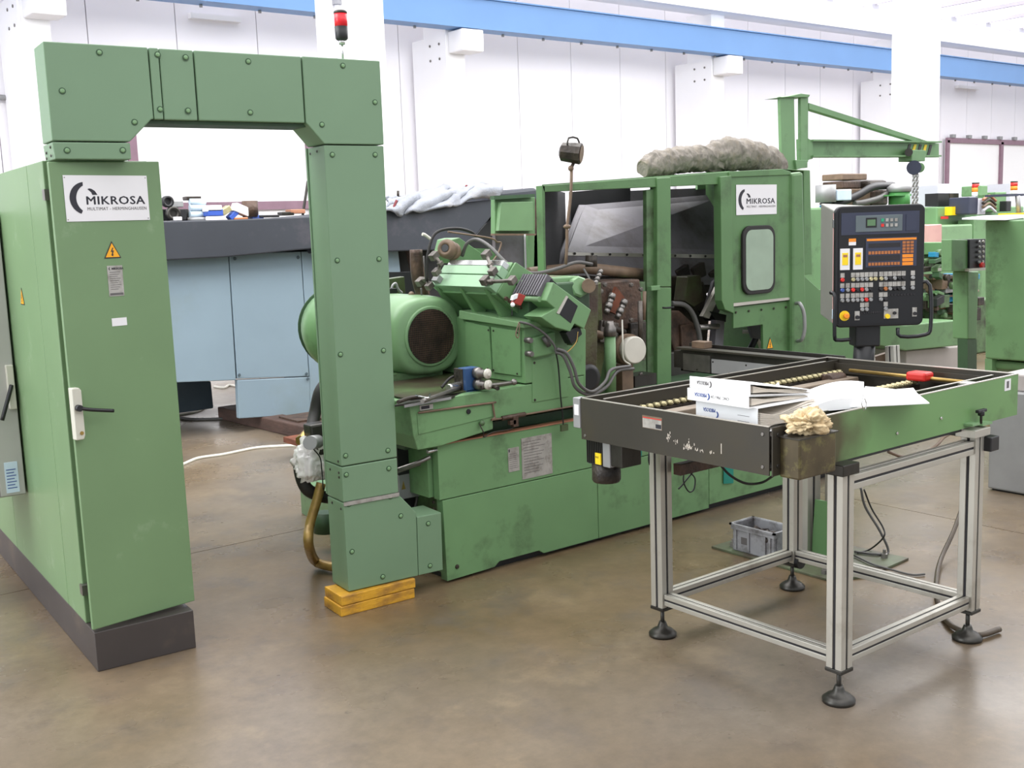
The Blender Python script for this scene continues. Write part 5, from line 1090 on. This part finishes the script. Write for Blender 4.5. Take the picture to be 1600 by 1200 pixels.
# grey switch box between pillar and machine
jb=thing('junction_box','small grey junction box with arrow button beside the duct foot','box',(2.695,4.3,0.376))
BX(V(*(2.638,4.3,0.504)),V(*(2.757,4.3,0.38))+V(0,.09,0),'body','grey_metal',jb,bevel=.005)
B().lathe((2.729,4.297,0.433),(0,-1,0),[(0,.010),(.012,.008)],12).ob('rotary_knob','black',jb); q=V(*(2.653,4.298,0.43)); P_([q,q+V(.022,0,0),q+V(.011,0,.04)],(0,.002,0),'arrow_symbol','brass',jb)
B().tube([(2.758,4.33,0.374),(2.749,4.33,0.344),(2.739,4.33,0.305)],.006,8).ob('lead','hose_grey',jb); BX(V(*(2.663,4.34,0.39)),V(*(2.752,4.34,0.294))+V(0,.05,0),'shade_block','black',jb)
cable('steel pipe running from the duct to the machine base above the grey box',[(2.594,4.25,0.532),(2.653,4.22,0.551),(2.712,4.2,0.566)],.010,'steel','pipe','pipe')
cable('thin silver wire in the gap beside the machine base',[(2.715,4.12,.30),(2.722,4.12,.22),(2.705,4.12,.16)],.003,'chrome','wire','wire')
# white cables on the floor
cable('long white cable lying on the floor between cabinet and duct pillar',[(2.847,7.614,0.008),(3.021,7.745,0.008),(3.217,7.732,0.008),(3.498,7.774,0.008),(3.673,7.69,0.008),(3.809,7.578,0.008)],.012,'cable_white')
cable('grey cable on the floor by the slate leg of the blue machine',[(3.596,9.684,0.01),(3.68,9.439,0.01),(3.887,9.251,0.01)],.012,'hose_grey')
cable('white cable coiled at the foot of the slate leg',[(3.664,9.811,0.01),(3.886,9.87,0.01),(4.162,10.225,0.01)],.010,'cable_white')
cable('pale cable on the floor behind the blue machine',[(4.665,11.338,0.01),(4.697,11.152,0.01),(4.819,11.297,0.01),(4.843,11.117,0.01)],.015,'cable_white')
# ============================================================ BLUE MACHINE in the back
bm=thing('blue_machine','pale blue panelled machine with a dark hood behind the duct arch','machine',(4.0,8.9,0))
yb=8.5
P_([(2.88,8.5,1.505),(3.702,8.5,1.494),(3.69,8.5,0.451),(2.871,8.5,0.515)],(0,1.6,0),'blue_panel','blue_panel',bm,bevel=.006)
P_([(3.708,8.5,1.494),(4.357,8.5,1.488),(4.362,8.5,0.408),(3.702,8.5,0.461)],(0,1.6,0),'blue_panel','blue_panel',bm,bevel=.006)
P_([(4.363,8.5,1.487),(5.22,8.5,1.486),(5.132,8.5,0),(4.352,8.5,0.076),(4.369,8.5,0.407)],(0,.5,0),'blue_panel','blue_panel',bm,bevel=.006)
P_([(3.702,8.5,0.45),(4.368,8.5,0.402),(4.352,8.5,0.076),(3.694,8.5,0.126)],(0,.06,0),'blue_panel','blue_panel',bm,bevel=.006)
P_([(5.186,8.5,1.482),(5.336,8.5,1.476),(5.351,8.5,1.26),(5.172,8.5,1.241)],(0,1.6,0),'blue_panel','blue_panel',bm,bevel=.006)
P_([(4.061,8.58,0.145),(5.148,8.58,0.025),(5.143,8.58,-0.058),(4.056,8.58,0.073)],(0,.3,0),'machine_underframe','black',bm)
P_([(2.852,8.35,1.772),(3.674,8.35,1.771),(4.42,8.35,1.78),(4.426,8.35,1.511),(3.608,8.35,1.473),(2.826,8.35,1.469)],(0,1.4,0),'hood_front','hood',bm,bevel=.01)
P_([(4.426,8.35,1.78),(6.323,8.35,1.894),(6.317,8.35,1.75),(5.964,8.35,1.438),(5.126,8.35,1.455),(4.423,8.35,1.468)],(0,1.4,0),'hood_front','hood',bm,bevel=.01)
P_([(6.516,8.6,1.975),(6.755,8.6,1.992),(7.068,8.6,2.015),(7.099,8.6,1.97),(7.089,8.6,1.715),(6.505,8.6,1.728)],(0,.8,0),'hood_end','hood',bm,bevel=.03)
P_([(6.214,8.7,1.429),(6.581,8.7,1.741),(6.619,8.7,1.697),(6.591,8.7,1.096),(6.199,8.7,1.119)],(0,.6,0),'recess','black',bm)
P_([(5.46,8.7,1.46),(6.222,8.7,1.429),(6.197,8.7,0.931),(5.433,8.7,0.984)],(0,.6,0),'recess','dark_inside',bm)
P_([(5.44,8.45,1.448),(5.551,8.45,1.443),(5.628,8.45,1.038),(5.543,8.45,1.032)],(0,.1,0),'support_leg','grime_brown',bm)
P_([(3.061,9.3,0.429),(3.801,9.3,0.354),(3.806,9.3,0.109),(3.116,9.3,0.104)],(0,.7,0),'slate_leg','leg_slate',bm,bevel=.01)
for p in [(3.751,8.49,1.455),(4.324,8.49,1.44),(3.717,8.49,0.492),(4.334,8.49,0.434),(4.344,8.49,0.389)]: B().lathe(p,(0,-1,0),[(0,.015),(.005,.012)],8).ob('screw','seam_blue',bm)
# timber skids
for n,(a,c_) in enumerate((((3.86,9.35),(3.93,7.72)),((4.75,9.3),(4.85,7.9)))):
    b=B(); b.prism([(a[0],a[1],0),(a[0]+.2,a[1],0),(c_[0]+.2,c_[1],0),(c_[0],c_[1],0)],(0,0,.11))
    single('timber_skid',('dark timber skid under the left end of the blue machine','dark timber skid under the blue machine near the pillar')[n],'timber',b,'wood_dark',bevel=.01)
b=B().obox((3.57,7.17,0.14),(.07,0,0),(0,.12,0),(0,0,.02)); single('rusty_bracket','rusty orange plate on the end of the timber skid','bracket',b,'rust')
b=B().box((3.98,8.0,.111),(4.7,8.35,.125)); single('steel_sheet','dull grey steel sheet lying across the skids','sheet',b,'grime_brown')
# blanket over the hood
def blanket():
    b=B(); nx,ny=60,16; vs=[]
    top=[(600,318),(630,318),(650,306),(690,297),(715,302),(740,294),(775,296)]
    A=[V(*p) for p in [(5.101,8.33,1.798),(5.246,8.33,1.772),(5.403,8.33,1.792),(5.717,8.33,1.809),(5.949,8.33,1.863),(6.144,8.33,1.919),(6.371,8.33,1.922)]]; Bt=[V(*p) for p in [(5.294,8.6,1.917),(5.493,8.6,1.914),(5.658,8.6,1.965),(5.912,8.6,2.004),(6.096,8.6,1.985),(6.287,8.6,2.032),(6.581,8.6,2.012)]]
    def samp(L,t):
        k=t*(len(L)-1); i=min(int(k),len(L)-2); return L[i].lerp(L[i+1],k-i)
    for j in range(ny+1):
        for i in range(nx+1):
            t=i/nx; s=j/ny; a=samp(A,t); c=samp(Bt,t); p=a.lerp(c,s)
            p+=Vector((0,-.05,.045))*math.sin(s*PI)+Vector((0,-.07,.035))*noise.noise(Vector((t*7-s*2.2,s*2.2,0)))+Vector((0,-.02,.018))*noise.noise(Vector((t*17+s*5,s*3,3)))
            vs.append(p)
    fs=[(j*(nx+1)+i,j*(nx+1)+i+1,(j+1)*(nx+1)+i+1,(j+1)*(nx+1)+i) for j in range(ny) for i in range(nx)]
    b.add(vs,fs,True); return b
bk=thing('blanket','pale blue grey blanket draped over the dark hood','blanket',(5.764,8.4,1.798))
o=blanket().ob('cloth','blanket',bk); md=o.modifiers.new('s','SOLIDIFY'); md.thickness=.025
B().tube([(5.163,8.3,1.807),(5.192,8.3,1.851),(5.221,8.3,1.901)],.012,6).ob('stripe','blanket_edge',bk)
B().tube([(6.088,8.45,2.032),(6.16,8.45,1.99),(6.266,8.45,1.995),(6.451,8.45,2.012)],.012,6).ob('stripe','blanket_edge',bk)
# things on top of the hood
def sob(name,label,px,w_,d_,h_,m,cat,y=8.6,cyl=False,grp=None,tilt=0,bev=.006):
    c=V(*px); 
    if cyl=='v': b=B().cyl((c.x,y,c.z),(c.x,y,c.z+h_),w_/2,n=16)
    elif cyl=='h': b=B().cyl((c.x-w_/2,y,c.z+h_/2),(c.x+w_/2,y,c.z+h_/2),h_/2,n=16)
    elif cyl=='y': b=B().lathe((c.x,y,c.z+h_/2),(0,-1,0),[(0,h_/2),(.05,h_/2),(.051,h_*.3),(.03,h_*.28)],20)
    else:
        b=B().obox((c.x,y,c.z+h_/2),(w_/2*math.cos(tilt),0,w_/2*math.sin(tilt)),(0,d_/2,0),(-h_/2*math.sin(tilt),0,h_/2*math.cos(tilt)))
    return single(name,label,cat,b,m,grp,bevel=0 if cyl else bev)
its=[('bearing_ring','black ringed bearing at the left end of the hood top','bearing',(253,325),.10,.1,.09,'black','y'),
('bearing_ring','dark bearing lying below the leftmost one on the hood','bearing',(262,340),.12,.1,.11,'dark_steel','y'),
('metal_part','grey metal part with a white tag on the hood','metal part',(275,325),.09,.1,.05,'grey_metal',0),
('black_casting','large black casting with a bolt on the hood','metal part',(268,342),.20,.15,.09,'black',0),
('steel_collar','dark steel collar right of the black casting','metal part',(285,342),.10,.1,.09,'dark_steel','v'),
('grey_ring','flat grey ring lying in front of the blue rolls','ring',(300,344),.14,.1,.03,'grey_metal','v'),
('machine_fitting','small dark fitting on top of the roll stack','metal part',(300,313),.12,.1,.03,'grime',0)]
for nm,lab,ct,p,w_,d_,h_,m,cy in its:
    pt=[V(*q) for q in [(0,0,0)]][0]
ROLLS=[(3.491,8.6,1.895),(3.488,8.6,1.849),(3.484,8.6,1.797)]
for k,p in enumerate(ROLLS): sob('plastic_roll',('topmost pale blue wrapped roll of the three on the hood','middle pale blue wrapped roll of the three on the hood','lowest pale blue wrapped roll of the three on the hood')[k],p,.13,.1,.052,'blue_bag','roll',8.55,'h')
PTS=[(3.216,8.6,1.879),(3.254,8.6,1.777),(3.331,8.6,1.882),(3.285,8.6,1.777),(3.38,8.6,1.774),(3.454,8.6,1.767),(3.468,8.6,1.936)]
for (nm,lab,ct,_,w_,d_,h_,m,cy),p in zip(its,PTS): sob(nm,lab,p,w_,d_,h_,m,ct,8.5 if 'ring' in nm else 8.6,cy)
more=[('carton','blue and white carton right of the pale rolls','box',.13,.1,.055,'blue_box',0),('carton','white label carton on top of the blue one','box',.13,.1,.05,'plate_white',0),
('carton','tilted yellow and white carton on the hood','box',.09,.08,.05,'roller',.5),('carton','small blue carton leaning beside the yellow one','box',.09,.08,.04,'blue_box',.7),
('carton','flat orange tray carton at the hood edge','box',.12,.1,.02,'orange_dull',0),('grey_cone','pale grey cone part leaning on the dark cylinder','metal part',.14,.1,.07,'rag_white',-.4),
('dark_cylinder','upright dark brown cylinder on the hood','cylinder',.13,.1,.13,'grime_brown','v'),('flat_part','flat black steel plate on the hood right of the cylinder','metal part',.18,.12,.02,'black',0),
('copper_part','small copper coloured part at the right of the hood','metal part',.14,.1,.035,'copper',0),('steel_bar','short dark bar lying right of the black plate','metal part',.11,.1,.03,'dark_steel',0),
('carton','blue carton lying flat at the hood edge','box',.10,.1,.035,'ink_blue',0),('machined_part','white tag part at the left hood edge','metal part',.07,.08,.03,'plate_white',0)]
MP=[(3.589,8.5,1.803),(3.581,8.5,1.839),(3.688,8.5,1.821),(3.752,8.5,1.789),(3.806,8.5,1.767),(3.827,8.5,1.813),(3.91,8.5,1.79),(4.052,8.5,1.782),(4.319,8.5,1.808),(4.229,8.5,1.794),(3.954,8.5,1.768),(3.278,8.5,1.774)]
for (nm,lab,ct,w_,d_,h_,m,t_),p in zip(more,MP): sob(nm,lab,p,w_,d_,h_,m,ct,8.48,cyl=t_ if t_=='v' else False,tilt=t_ if t_!='v' else 0)
cable('dark metal rod leaning upright near the duct pillar on the hood',[(4.448,8.6,1.797),(4.482,8.6,1.939),(4.517,8.6,2.085)],.012,'dark_steel','rod','metal_rod')
b=B().cyl((5.425,8.6,1.938),(5.429,8.6,1.996),.012,n=8); b.box(V(*(5.351,8.6,1.951)),V(*(5.494,8.6,1.92))+V(0,.08,0)); single('clamp_tool','dark clamp standing on the hood beside the blanket','tool',b,'grime')
# green cabinet on a post (between)
gx=thing('cooling_unit','shallow green box unit with flanged cover on a green post','box',(6.0,6.5,.0))
P_([(4.941,6.5,1.858),(5.326,6.5,1.854),(5.315,6.5,1.574),(4.928,6.5,1.586)],(0,.05,0),'box','green_mach',gx,bevel=.004)
P_([(4.968,6.46,1.819),(5.273,6.46,1.819),(5.264,6.46,1.599),(4.935,6.46,1.609)],(0,.04,0),'cover','green_light',gx,bevel=.004); P_([(4.891,6.45,1.592),(5.281,6.45,1.579),(5.28,6.45,1.565),(4.89,6.45,1.578)],(0,.05,0),'lower_lip','hose_brown',gx)
P_([(4.898,6.45,1.866),(5.286,6.45,1.876),(5.285,6.45,1.852),(4.896,6.45,1.838)],(0,.05,0),'top_lip','green_dark',gx); P_([(5.408,6.6,1.847),(5.465,6.6,1.827),(5.427,6.6,1.204),(5.369,6.6,1.208)],(0,.3,0),'side','grime_brown',gx)
P_([(5.327,6.6,1.575),(5.442,6.6,1.571),(5.424,6.6,0.802),(5.301,6.6,0.813)],(0,.12,0),'post','green_mach',gx,bevel=.004)
P_([(5.048,6.65,1.575),(5.373,6.65,1.564),(5.342,6.65,0.807),(5.014,6.65,0.835)],(0,.04,0),'back_sheet','grey_panel',gx)
B().tube([(5.134,6.4,1.578),(5.134,6.4,1.417),(5.134,6.4,1.264)],.008,6).ob('cable','grey_metal',gx)
gg=[v for v in [1]]
P_([(5.6,6.5,0),(6.2,6.5,0),(6.2,7.0,0),(5.6,7.0,0)],(0,0,.9),'pedestal','green_dirty',gx)
# ============================================================ RIGHT BACKGROUND
yR=5.3
so2=thing('steel_tank','beige sheet steel tank under a green trough in the right background','tank',(9.0,5.6,0))
P_([(9.567,6,0.295),(10.742,6,0.234),(10.776,6,-0.451),(9.59,6,-0.424)],(0,.5,0),'tank','beige_steel',so2,bevel=.01); P_([(9.592,6.2,0.292),(9.909,6.2,0.248),(9.929,6.2,-0.362),(9.609,6.2,-0.32)],(0,.3,0),'tank_side','slate_side',so2)
BX((9.3,6.05,.0),(10.7,6.5,.06),'tank_base','dark_steel',so2)
P_([(8.964,5.9,0.621),(9.4,5.9,0.567),(10.341,5.9,0.54),(10.353,5.9,0.278),(9.408,5.9,0.318),(8.97,5.9,0.409)],(0,.6,0),'trough','green_mach',so2,bevel=.01)
# right grey cabinet and green cabinet standing on it
gc=thing('grey_base_cabinet','plain grey steel base cabinet cut by the right edge of the picture','cabinet',(6.5,3.2,0))
P_([(6.06,3.25,.01),(7.0,3.25,.01),(7.0,3.25,.60),(6.06,3.25,.60)],(0,-.55,0),'body','grey_metal',gc,bevel=.01)
BX((6.08,2.72,.0),(6.98,3.23,.012),'base_gap','black',gc); BX((6.10,3.0,.60),(6.5,3.2,.70),'top_box','beige_steel',gc,bevel=.01); BX((6.08,2.95,.60),(6.3,3.0,.64),'rusty_part','grime_brown',gc)
gcab=thing('green_cabinet','large plain green cabinet with white tray top at the right edge','cabinet',(9.0,4.2,0))
P_([(8.418,4.6,1.553),(9.71,4.6,1.56),(9.812,4.6,0.299),(8.478,4.6,0.436)],(0,-.5,0),'body','green_mach',gcab,bevel=.012)
P_([(8.54,4.6,0.419),(9.81,4.6,0.323),(9.824,4.6,0.147),(8.701,4.6,0.284),(8.544,4.6,0.35)],(0,-.5,0),'hopper','green_mach',gcab,bevel=.02)
P_([(8.478,4.6,0.436),(8.57,4.6,0.427),(8.594,4.6,-0.005),(8.502,4.6,0.007)],(0,-.06,0),'support_post','green_mach',gcab); P_([(9.021,4.6,0.243),(9.152,4.6,0.228),(9.181,4.6,-0.195),(9.048,4.6,-0.177)],(0,.06,0),'support_post','grime_brown',gcab)
P_([(7.721,4.4,1.575),(8.368,4.4,1.554),(9.067,4.4,1.584),(10.022,5.1,1.572),(9.287,5.1,1.577)],(0,0,.012),'tray_top','paper',gcab)
pn=thing('operator_pendant','green hanging pendant with dark button face in the right background','pendant',(10.2,5.2,0))
P_([(8.966,5.2,1.393),(9.262,5.2,1.377),(9.276,5.2,1.097),(8.978,5.2,1.113)],(0,.1,0),'body','green_mach',pn,bevel=.006); P_([(9.226,5.18,1.384),(9.499,5.18,1.38),(9.514,5.18,1.108),(9.239,5.18,1.116)],(0,.12,0),'button_face','panel_black',pn,bevel=.004)
for i in range(2):
    for j in range(5): B().lathe(V(*(9.372,5.17,1.356))+V(.06*i,0,-.045*j),(0,-1,0),[(0,.014),(.015,.012)],8).ob('button',('grey_metal','plate_alu')[i],pn)
B().lathe((9.405,5.17,1.148),(0,-1,0),[(0,.025),(.03,.022)],12).ob('stop_button','red',pn); P_([(9.193,5.16,1.125),(9.487,5.16,1.121),(9.489,5.16,1.098),(9.194,5.16,1.102)],(0,.3,0),'shelf','edge_steel',pn)
P_([(9.421,5.3,1.088),(9.622,5.3,1.077),(9.61,5.3,0.448),(9.452,5.3,0.462)],(0,.15,0),'post','green_mach',pn,bevel=.01); P_([(9.452,5.3,0.462),(9.61,5.3,0.448),(9.644,5.3,-0.223),(9.485,5.3,-0.202)],(0,.1,0),'post','green_dark',pn)
# far green machines: bodies with small components, each its own thing
f1=thing('far_grinder','green grinding machine with grey guard far behind the control panel','machine',(13,8.5,0))
P_([(14.272,8.5,2.017),(15.399,8.5,2.012),(15.425,8.5,1.521),(14.292,8.5,1.547)],(0,.8,0),'guard','bg_grey',f1,bevel=.02); P_([(13.942,8.3,1.879),(14.217,8.3,1.876),(14.224,8.3,1.701),(13.949,8.3,1.706)],(0,.2,0),'window','black',f1); P_([(14.233,8.3,1.876),(14.464,8.3,1.874),(14.472,8.3,1.697),(14.241,8.3,1.701)],(0,.2,0),'window','grime',f1)
P_([(13.75,8.2,1.697),(16.105,8.2,1.666),(16.167,8.2,0.735),(14.041,8.2,0.844),(13.76,8.2,1.448)],(0,1.0,0),'body','green_mach',f1,bevel=.02)
P_([(13.179,7.8,1.455),(13.963,7.8,1.451),(14.016,7.8,0.417),(13.344,7.8,0.464)],(0,.6,0),'lower_body','green_light',f1,bevel=.02)
BX(V(*(13.946,8.1,1.69)),V(*(14.097,8.1,1.575))+V(0,.1,0),'yellow_cap','yellow',f1); P_([(13.797,8.15,1.566),(13.957,8.15,1.562),(13.959,8.15,1.528),(13.799,8.15,1.531)],(0,.02,0),'red_mark','red',f1)
P_([(12.52,7.6,1.469),(12.87,7.6,1.475),(12.88,7.6,1.234),(12.529,7.6,1.247)],(0,.3,0),'pink_panel','pink',f1,bevel=.01)
f1b=B().cyl((13.0,8.6,0),(13.0,8.6,.9),.3); f1b.ob('pedestal','green_dark',f1)
def beacon2(lab,px):
    t=thing('signal_lamp',lab,'signal lamp',px); 
    B().cyl((0,0,0),(0,0,.06),.05,n=12).ob('white_base','plate_white',t,True); B().cyl((0,0,.06),(0,0,.12),.05,n=12).ob('orange_lens','orange',t,True); B().cyl((0,0,.12),(0,0,.17),.05,n=12).ob('red_lens','red',t,True); B().cyl((0,0,.17),(0,0,.19),.05,n=12).ob('cap','dark_steel',t,True)
beacon2('small red and orange signal lamp above the far green machine',(14.548,8.1,1.821)); beacon2('red and orange signal lamp on the arm at the far right edge',(15.601,8.1,1.836))
f2=thing('far_pump_unit','green valve block with grey hoses between the far machines','machine',(14.3,8.0,0))
for (a,c_,m_) in (((14.529,8,1.965),(14.689,8,1.824),'green_mach'),((14.91,8,1.874),(15.207,8,1.602),'green_mach'),((14.043,7.9,1.81),(14.267,7.9,1.583),'panel_blue'),((14.256,7.9,1.79),(14.468,7.9,1.57),'bg_grey'),((15.026,7.9,1.745),(15.159,7.9,1.6),'black')):
    BX(V(*a),V(*c_)+V(0,.3,0),'valve_block',m_,f2,bevel=.01)
for k in range(4): B().tube([V(*(14.299,7.85,1.77))+V(0,0,-.05*k),V(*(14.464,7.85,1.82))+V(0,0,-.05*k),V(*(14.637,7.85,1.748))+V(0,0,-.05*k)],.02,6).ob('hose',('copper','grime','hose_brown','bg_grey')[k],f2)
BX((14.2,7.92,0),(15.3,8.15,1.5),'stand','green_mach',f2)
f3=thing('side_table_arm','grey tube stand with yellow foot at the far right','stand',(13.626,7,1.562))
B().cyl((13.626,7,1.562),(13.579,7,1.794),.03,n=10).ob('tube','grey_metal',f3); BX(V(*(13.34,7,1.82)),V(*(13.739,7,1.792))+V(0,.3,0),'arm','panel_blue',f3); BX(V(*(13.304,6.9,1.582)),V(*(13.592,6.9,1.536))+V(0,.2,0),'foot','yellow',f3)
P_([(16.82,8.8,2.022),(18.096,8.8,2.016),(18.13,8.8,1.57),(16.846,8.8,1.595)],(0,.5,0),'panel','bg_grey',f3)
# machine jumble right of the panel (1450-1540, 380-500)
f4=thing('tool_carriage','cluttered green tool carriage of another machine behind the control panel','machine',(10,6.6,0))
rr=random.Random(11)
BX((11.45,7.0,0),(12.8,7.8,1.2),'carriage_body','green_mach',f4,bevel=.02)
BX((10.95,6.52,0),(12.3,7.0,.62),'carriage_base','green_dirty',f4,bevel=.02)
CP=[(10.767,6.5,1.249),(10.895,6.5,1.161),(10.811,6.5,1.062),(10.994,6.5,1.212),(11.127,6.5,1.081),(10.98,6.5,0.936),(10.755,6.5,0.893),(10.884,6.5,0.803),(11.077,6.5,0.748),(11.267,6.5,0.863),(11.396,6.5,0.912),(11.338,6.5,0.753),(11.503,6.5,0.635),(11.213,6.5,0.598),(10.955,6.5,0.603),(10.763,6.5,0.686),(11.416,6.5,0.497),(11.127,6.5,0.484)]
ml=['green_mach','green_dirty','grime','green_light','green_dark','grime','hose_brown','grey_metal','green_mach','grime_brown','cyan','green_mach','grime','green_light','copper','green_dirty','grime','green_mach']
for k,p in enumerate(CP):
    p=Vector(p); s1,s2=rr.uniform(.05,.13),rr.uniform(.03,.09)
    if k%3==2: B().cyl(p-V(s1,0,0),p+V(s1,0,0),s2*.6,n=12).ob('shaft',ml[k],f4)
    else: B().obox(p,(s1,0,0),(0,.2,0),(0,0,s2)).ob('block',ml[k],f4,bevel=.008)
for k in range(70):
    p=V(*(10.471,6.35,1.233)); p.x+=rr.uniform(0,.95); p.z-=rr.uniform(0,.95)*(.55+.45*rr.random()); p.y=rr.uniform(6.25,6.5)
    s1,s2=rr.uniform(.02,.08),rr.uniform(.012,.045); m_=rr.choice(ml+['green_mach','steel_dirty','black','edge_steel','green_light'])
    if k%3==0: B().cyl(p-V(s1,0,0),p+V(s1,.02,rr.uniform(-.03,.03)),s2*.7,n=10).ob('shaft',m_,f4)
    elif k%3==1: B().cyl(p,p+V(0,-.05,0),s2,n=10).ob('boss',m_,f4)
    else: B().obox(p,(s1,0,rr.uniform(-.02,.02)),(0,.04,0),(0,0,s2)).ob('block',m_,f4,bevel=.004)
for k in range(6): P_([V(*(10.502,6.35,1.045))+V(.1*k,0,-.1*k),V(*(11,6.35,1.033))+V(.05*k,0,-.1*k),V(*(11.001,6.35,1.013))+V(.05*k,0,-.1*k),V(*(10.503,6.35,1.025))+V(.1*k,0,-.1*k)],(0,.1,0),'shelf_bar',('edge_steel','hose_brown')[k%2],f4)
B().cyl((11.166,6.3,0.859),(11.173,6.3,0.713),.05,n=12).ob('blue_cylinder','cyan',f4); B().tube([(10.898,6.3,0.82),(10.945,6.3,0.9),(11.072,6.3,0.92),(11.165,6.3,0.866)],.012,6).ob('blue_hose','cyan',f4)
# clutter on top of the machine left of the panel top
f5=thing('far_workbench','green bench behind the control panel carrying stacked parts','bench',(9.6,6.9,0))
BX((8.7,6.62,0),(10.70,7.4,1.715),'bench_body','green_mach',f5,bevel=.02); 
def far(name,label,cat,a,c_,y,m,d=.25,bev=.01):
    a,c_=V(*a),V(*c_); return single(name,label,cat,B().box((a.x,y,a.z),(c_.x,y+d,c_.z)),m,bevel=bev)
far('metal_block','brown steel block topmost of the far stack','metal block',(9.63,6.8,2.054),(10.064,6.8,1.989),6.8,'hose_brown')
far('metal_block','brown steel block in the middle of the far stack','metal block',(9.642,6.8,1.977),(9.953,6.8,1.904),6.8,'grime_brown')
far('metal_block','brown steel block at the bottom of the far stack','metal block',(9.643,6.8,1.9),(10.127,6.8,1.717),6.8,'hose_brown')
far('white_box','pale blue white junction box left of the far stack','box',(9.276,6.6,1.887),(9.51,6.6,1.778),6.6,'blue_bag')
b=B().cyl((9.218,6.7,1.766),(9.216,6.7,1.936),.10,n=14); single('grey_bucket','grey bucket standing behind the control panel','bucket',b,'grey_metal')
b=B(); b.tube([(9.392,6.75,1.753),(9.478,6.72,1.757),(9.752,6.7,1.83),(10.03,6.7,1.912),(10.454,6.75,1.925)],.04,8); single('black_hose','thick black hose rising across the far bench','hose',b,'black')
b=B(); b.tube([(9.67,6.68,1.746),(9.806,6.66,1.756),(10.086,6.66,1.798),(10.296,6.7,1.857)],.03,8); single('grey_hose','grey hose below the thick black hose on the far bench','hose',b,'hose_grey')
far('motor_part','dark round motor part right of the far stack','motor',(10.087,6.8,1.989),(10.449,6.8,1.887),6.8,'grime',.3,.04)
far('motor_part','dull brown gearbox under the dark motor part','motor',(10.146,6.8,1.883),(10.454,6.8,1.725),6.8,'grime_brown',.3,.02)
pu=thing('green_pump','small green pump with grey cap behind the control panel','pump',(10.345,6.6,1.707))
B().cyl((10.345,6.6,1.707),(10.34,6.6,1.852),.11,n=16).ob('pump_body','leaf',pu); B().lathe((10.34,6.6,1.852),(0,0,1),[(0,.12),(.05,.13),(.09,.07)],16).ob('cap','grey_metal',pu); P_([(10.115,6.5,1.824),(10.407,6.5,1.828),(10.408,6.5,1.808),(10.116,6.5,1.811)],(0,.2,0),'flange','leaf',pu)
for k,(lb,mt_) in enumerate((('thin blue hose lowest in the bundle on the far bench','cyan'),('thin grey hose between two blue ones on the far bench','hose_grey'),('thin blue hose topmost in the bundle on the far bench','cyan'))):
    p=V(*(9.163,6.72,1.749)); p.z=1.728+.024*k; single('thin_hose',lb,'hose',B().tube([p,p+V(.15,.02*k,0),p+V(.42,.01*k,0)],.012,6),mt_,'hose bundle on the far bench')
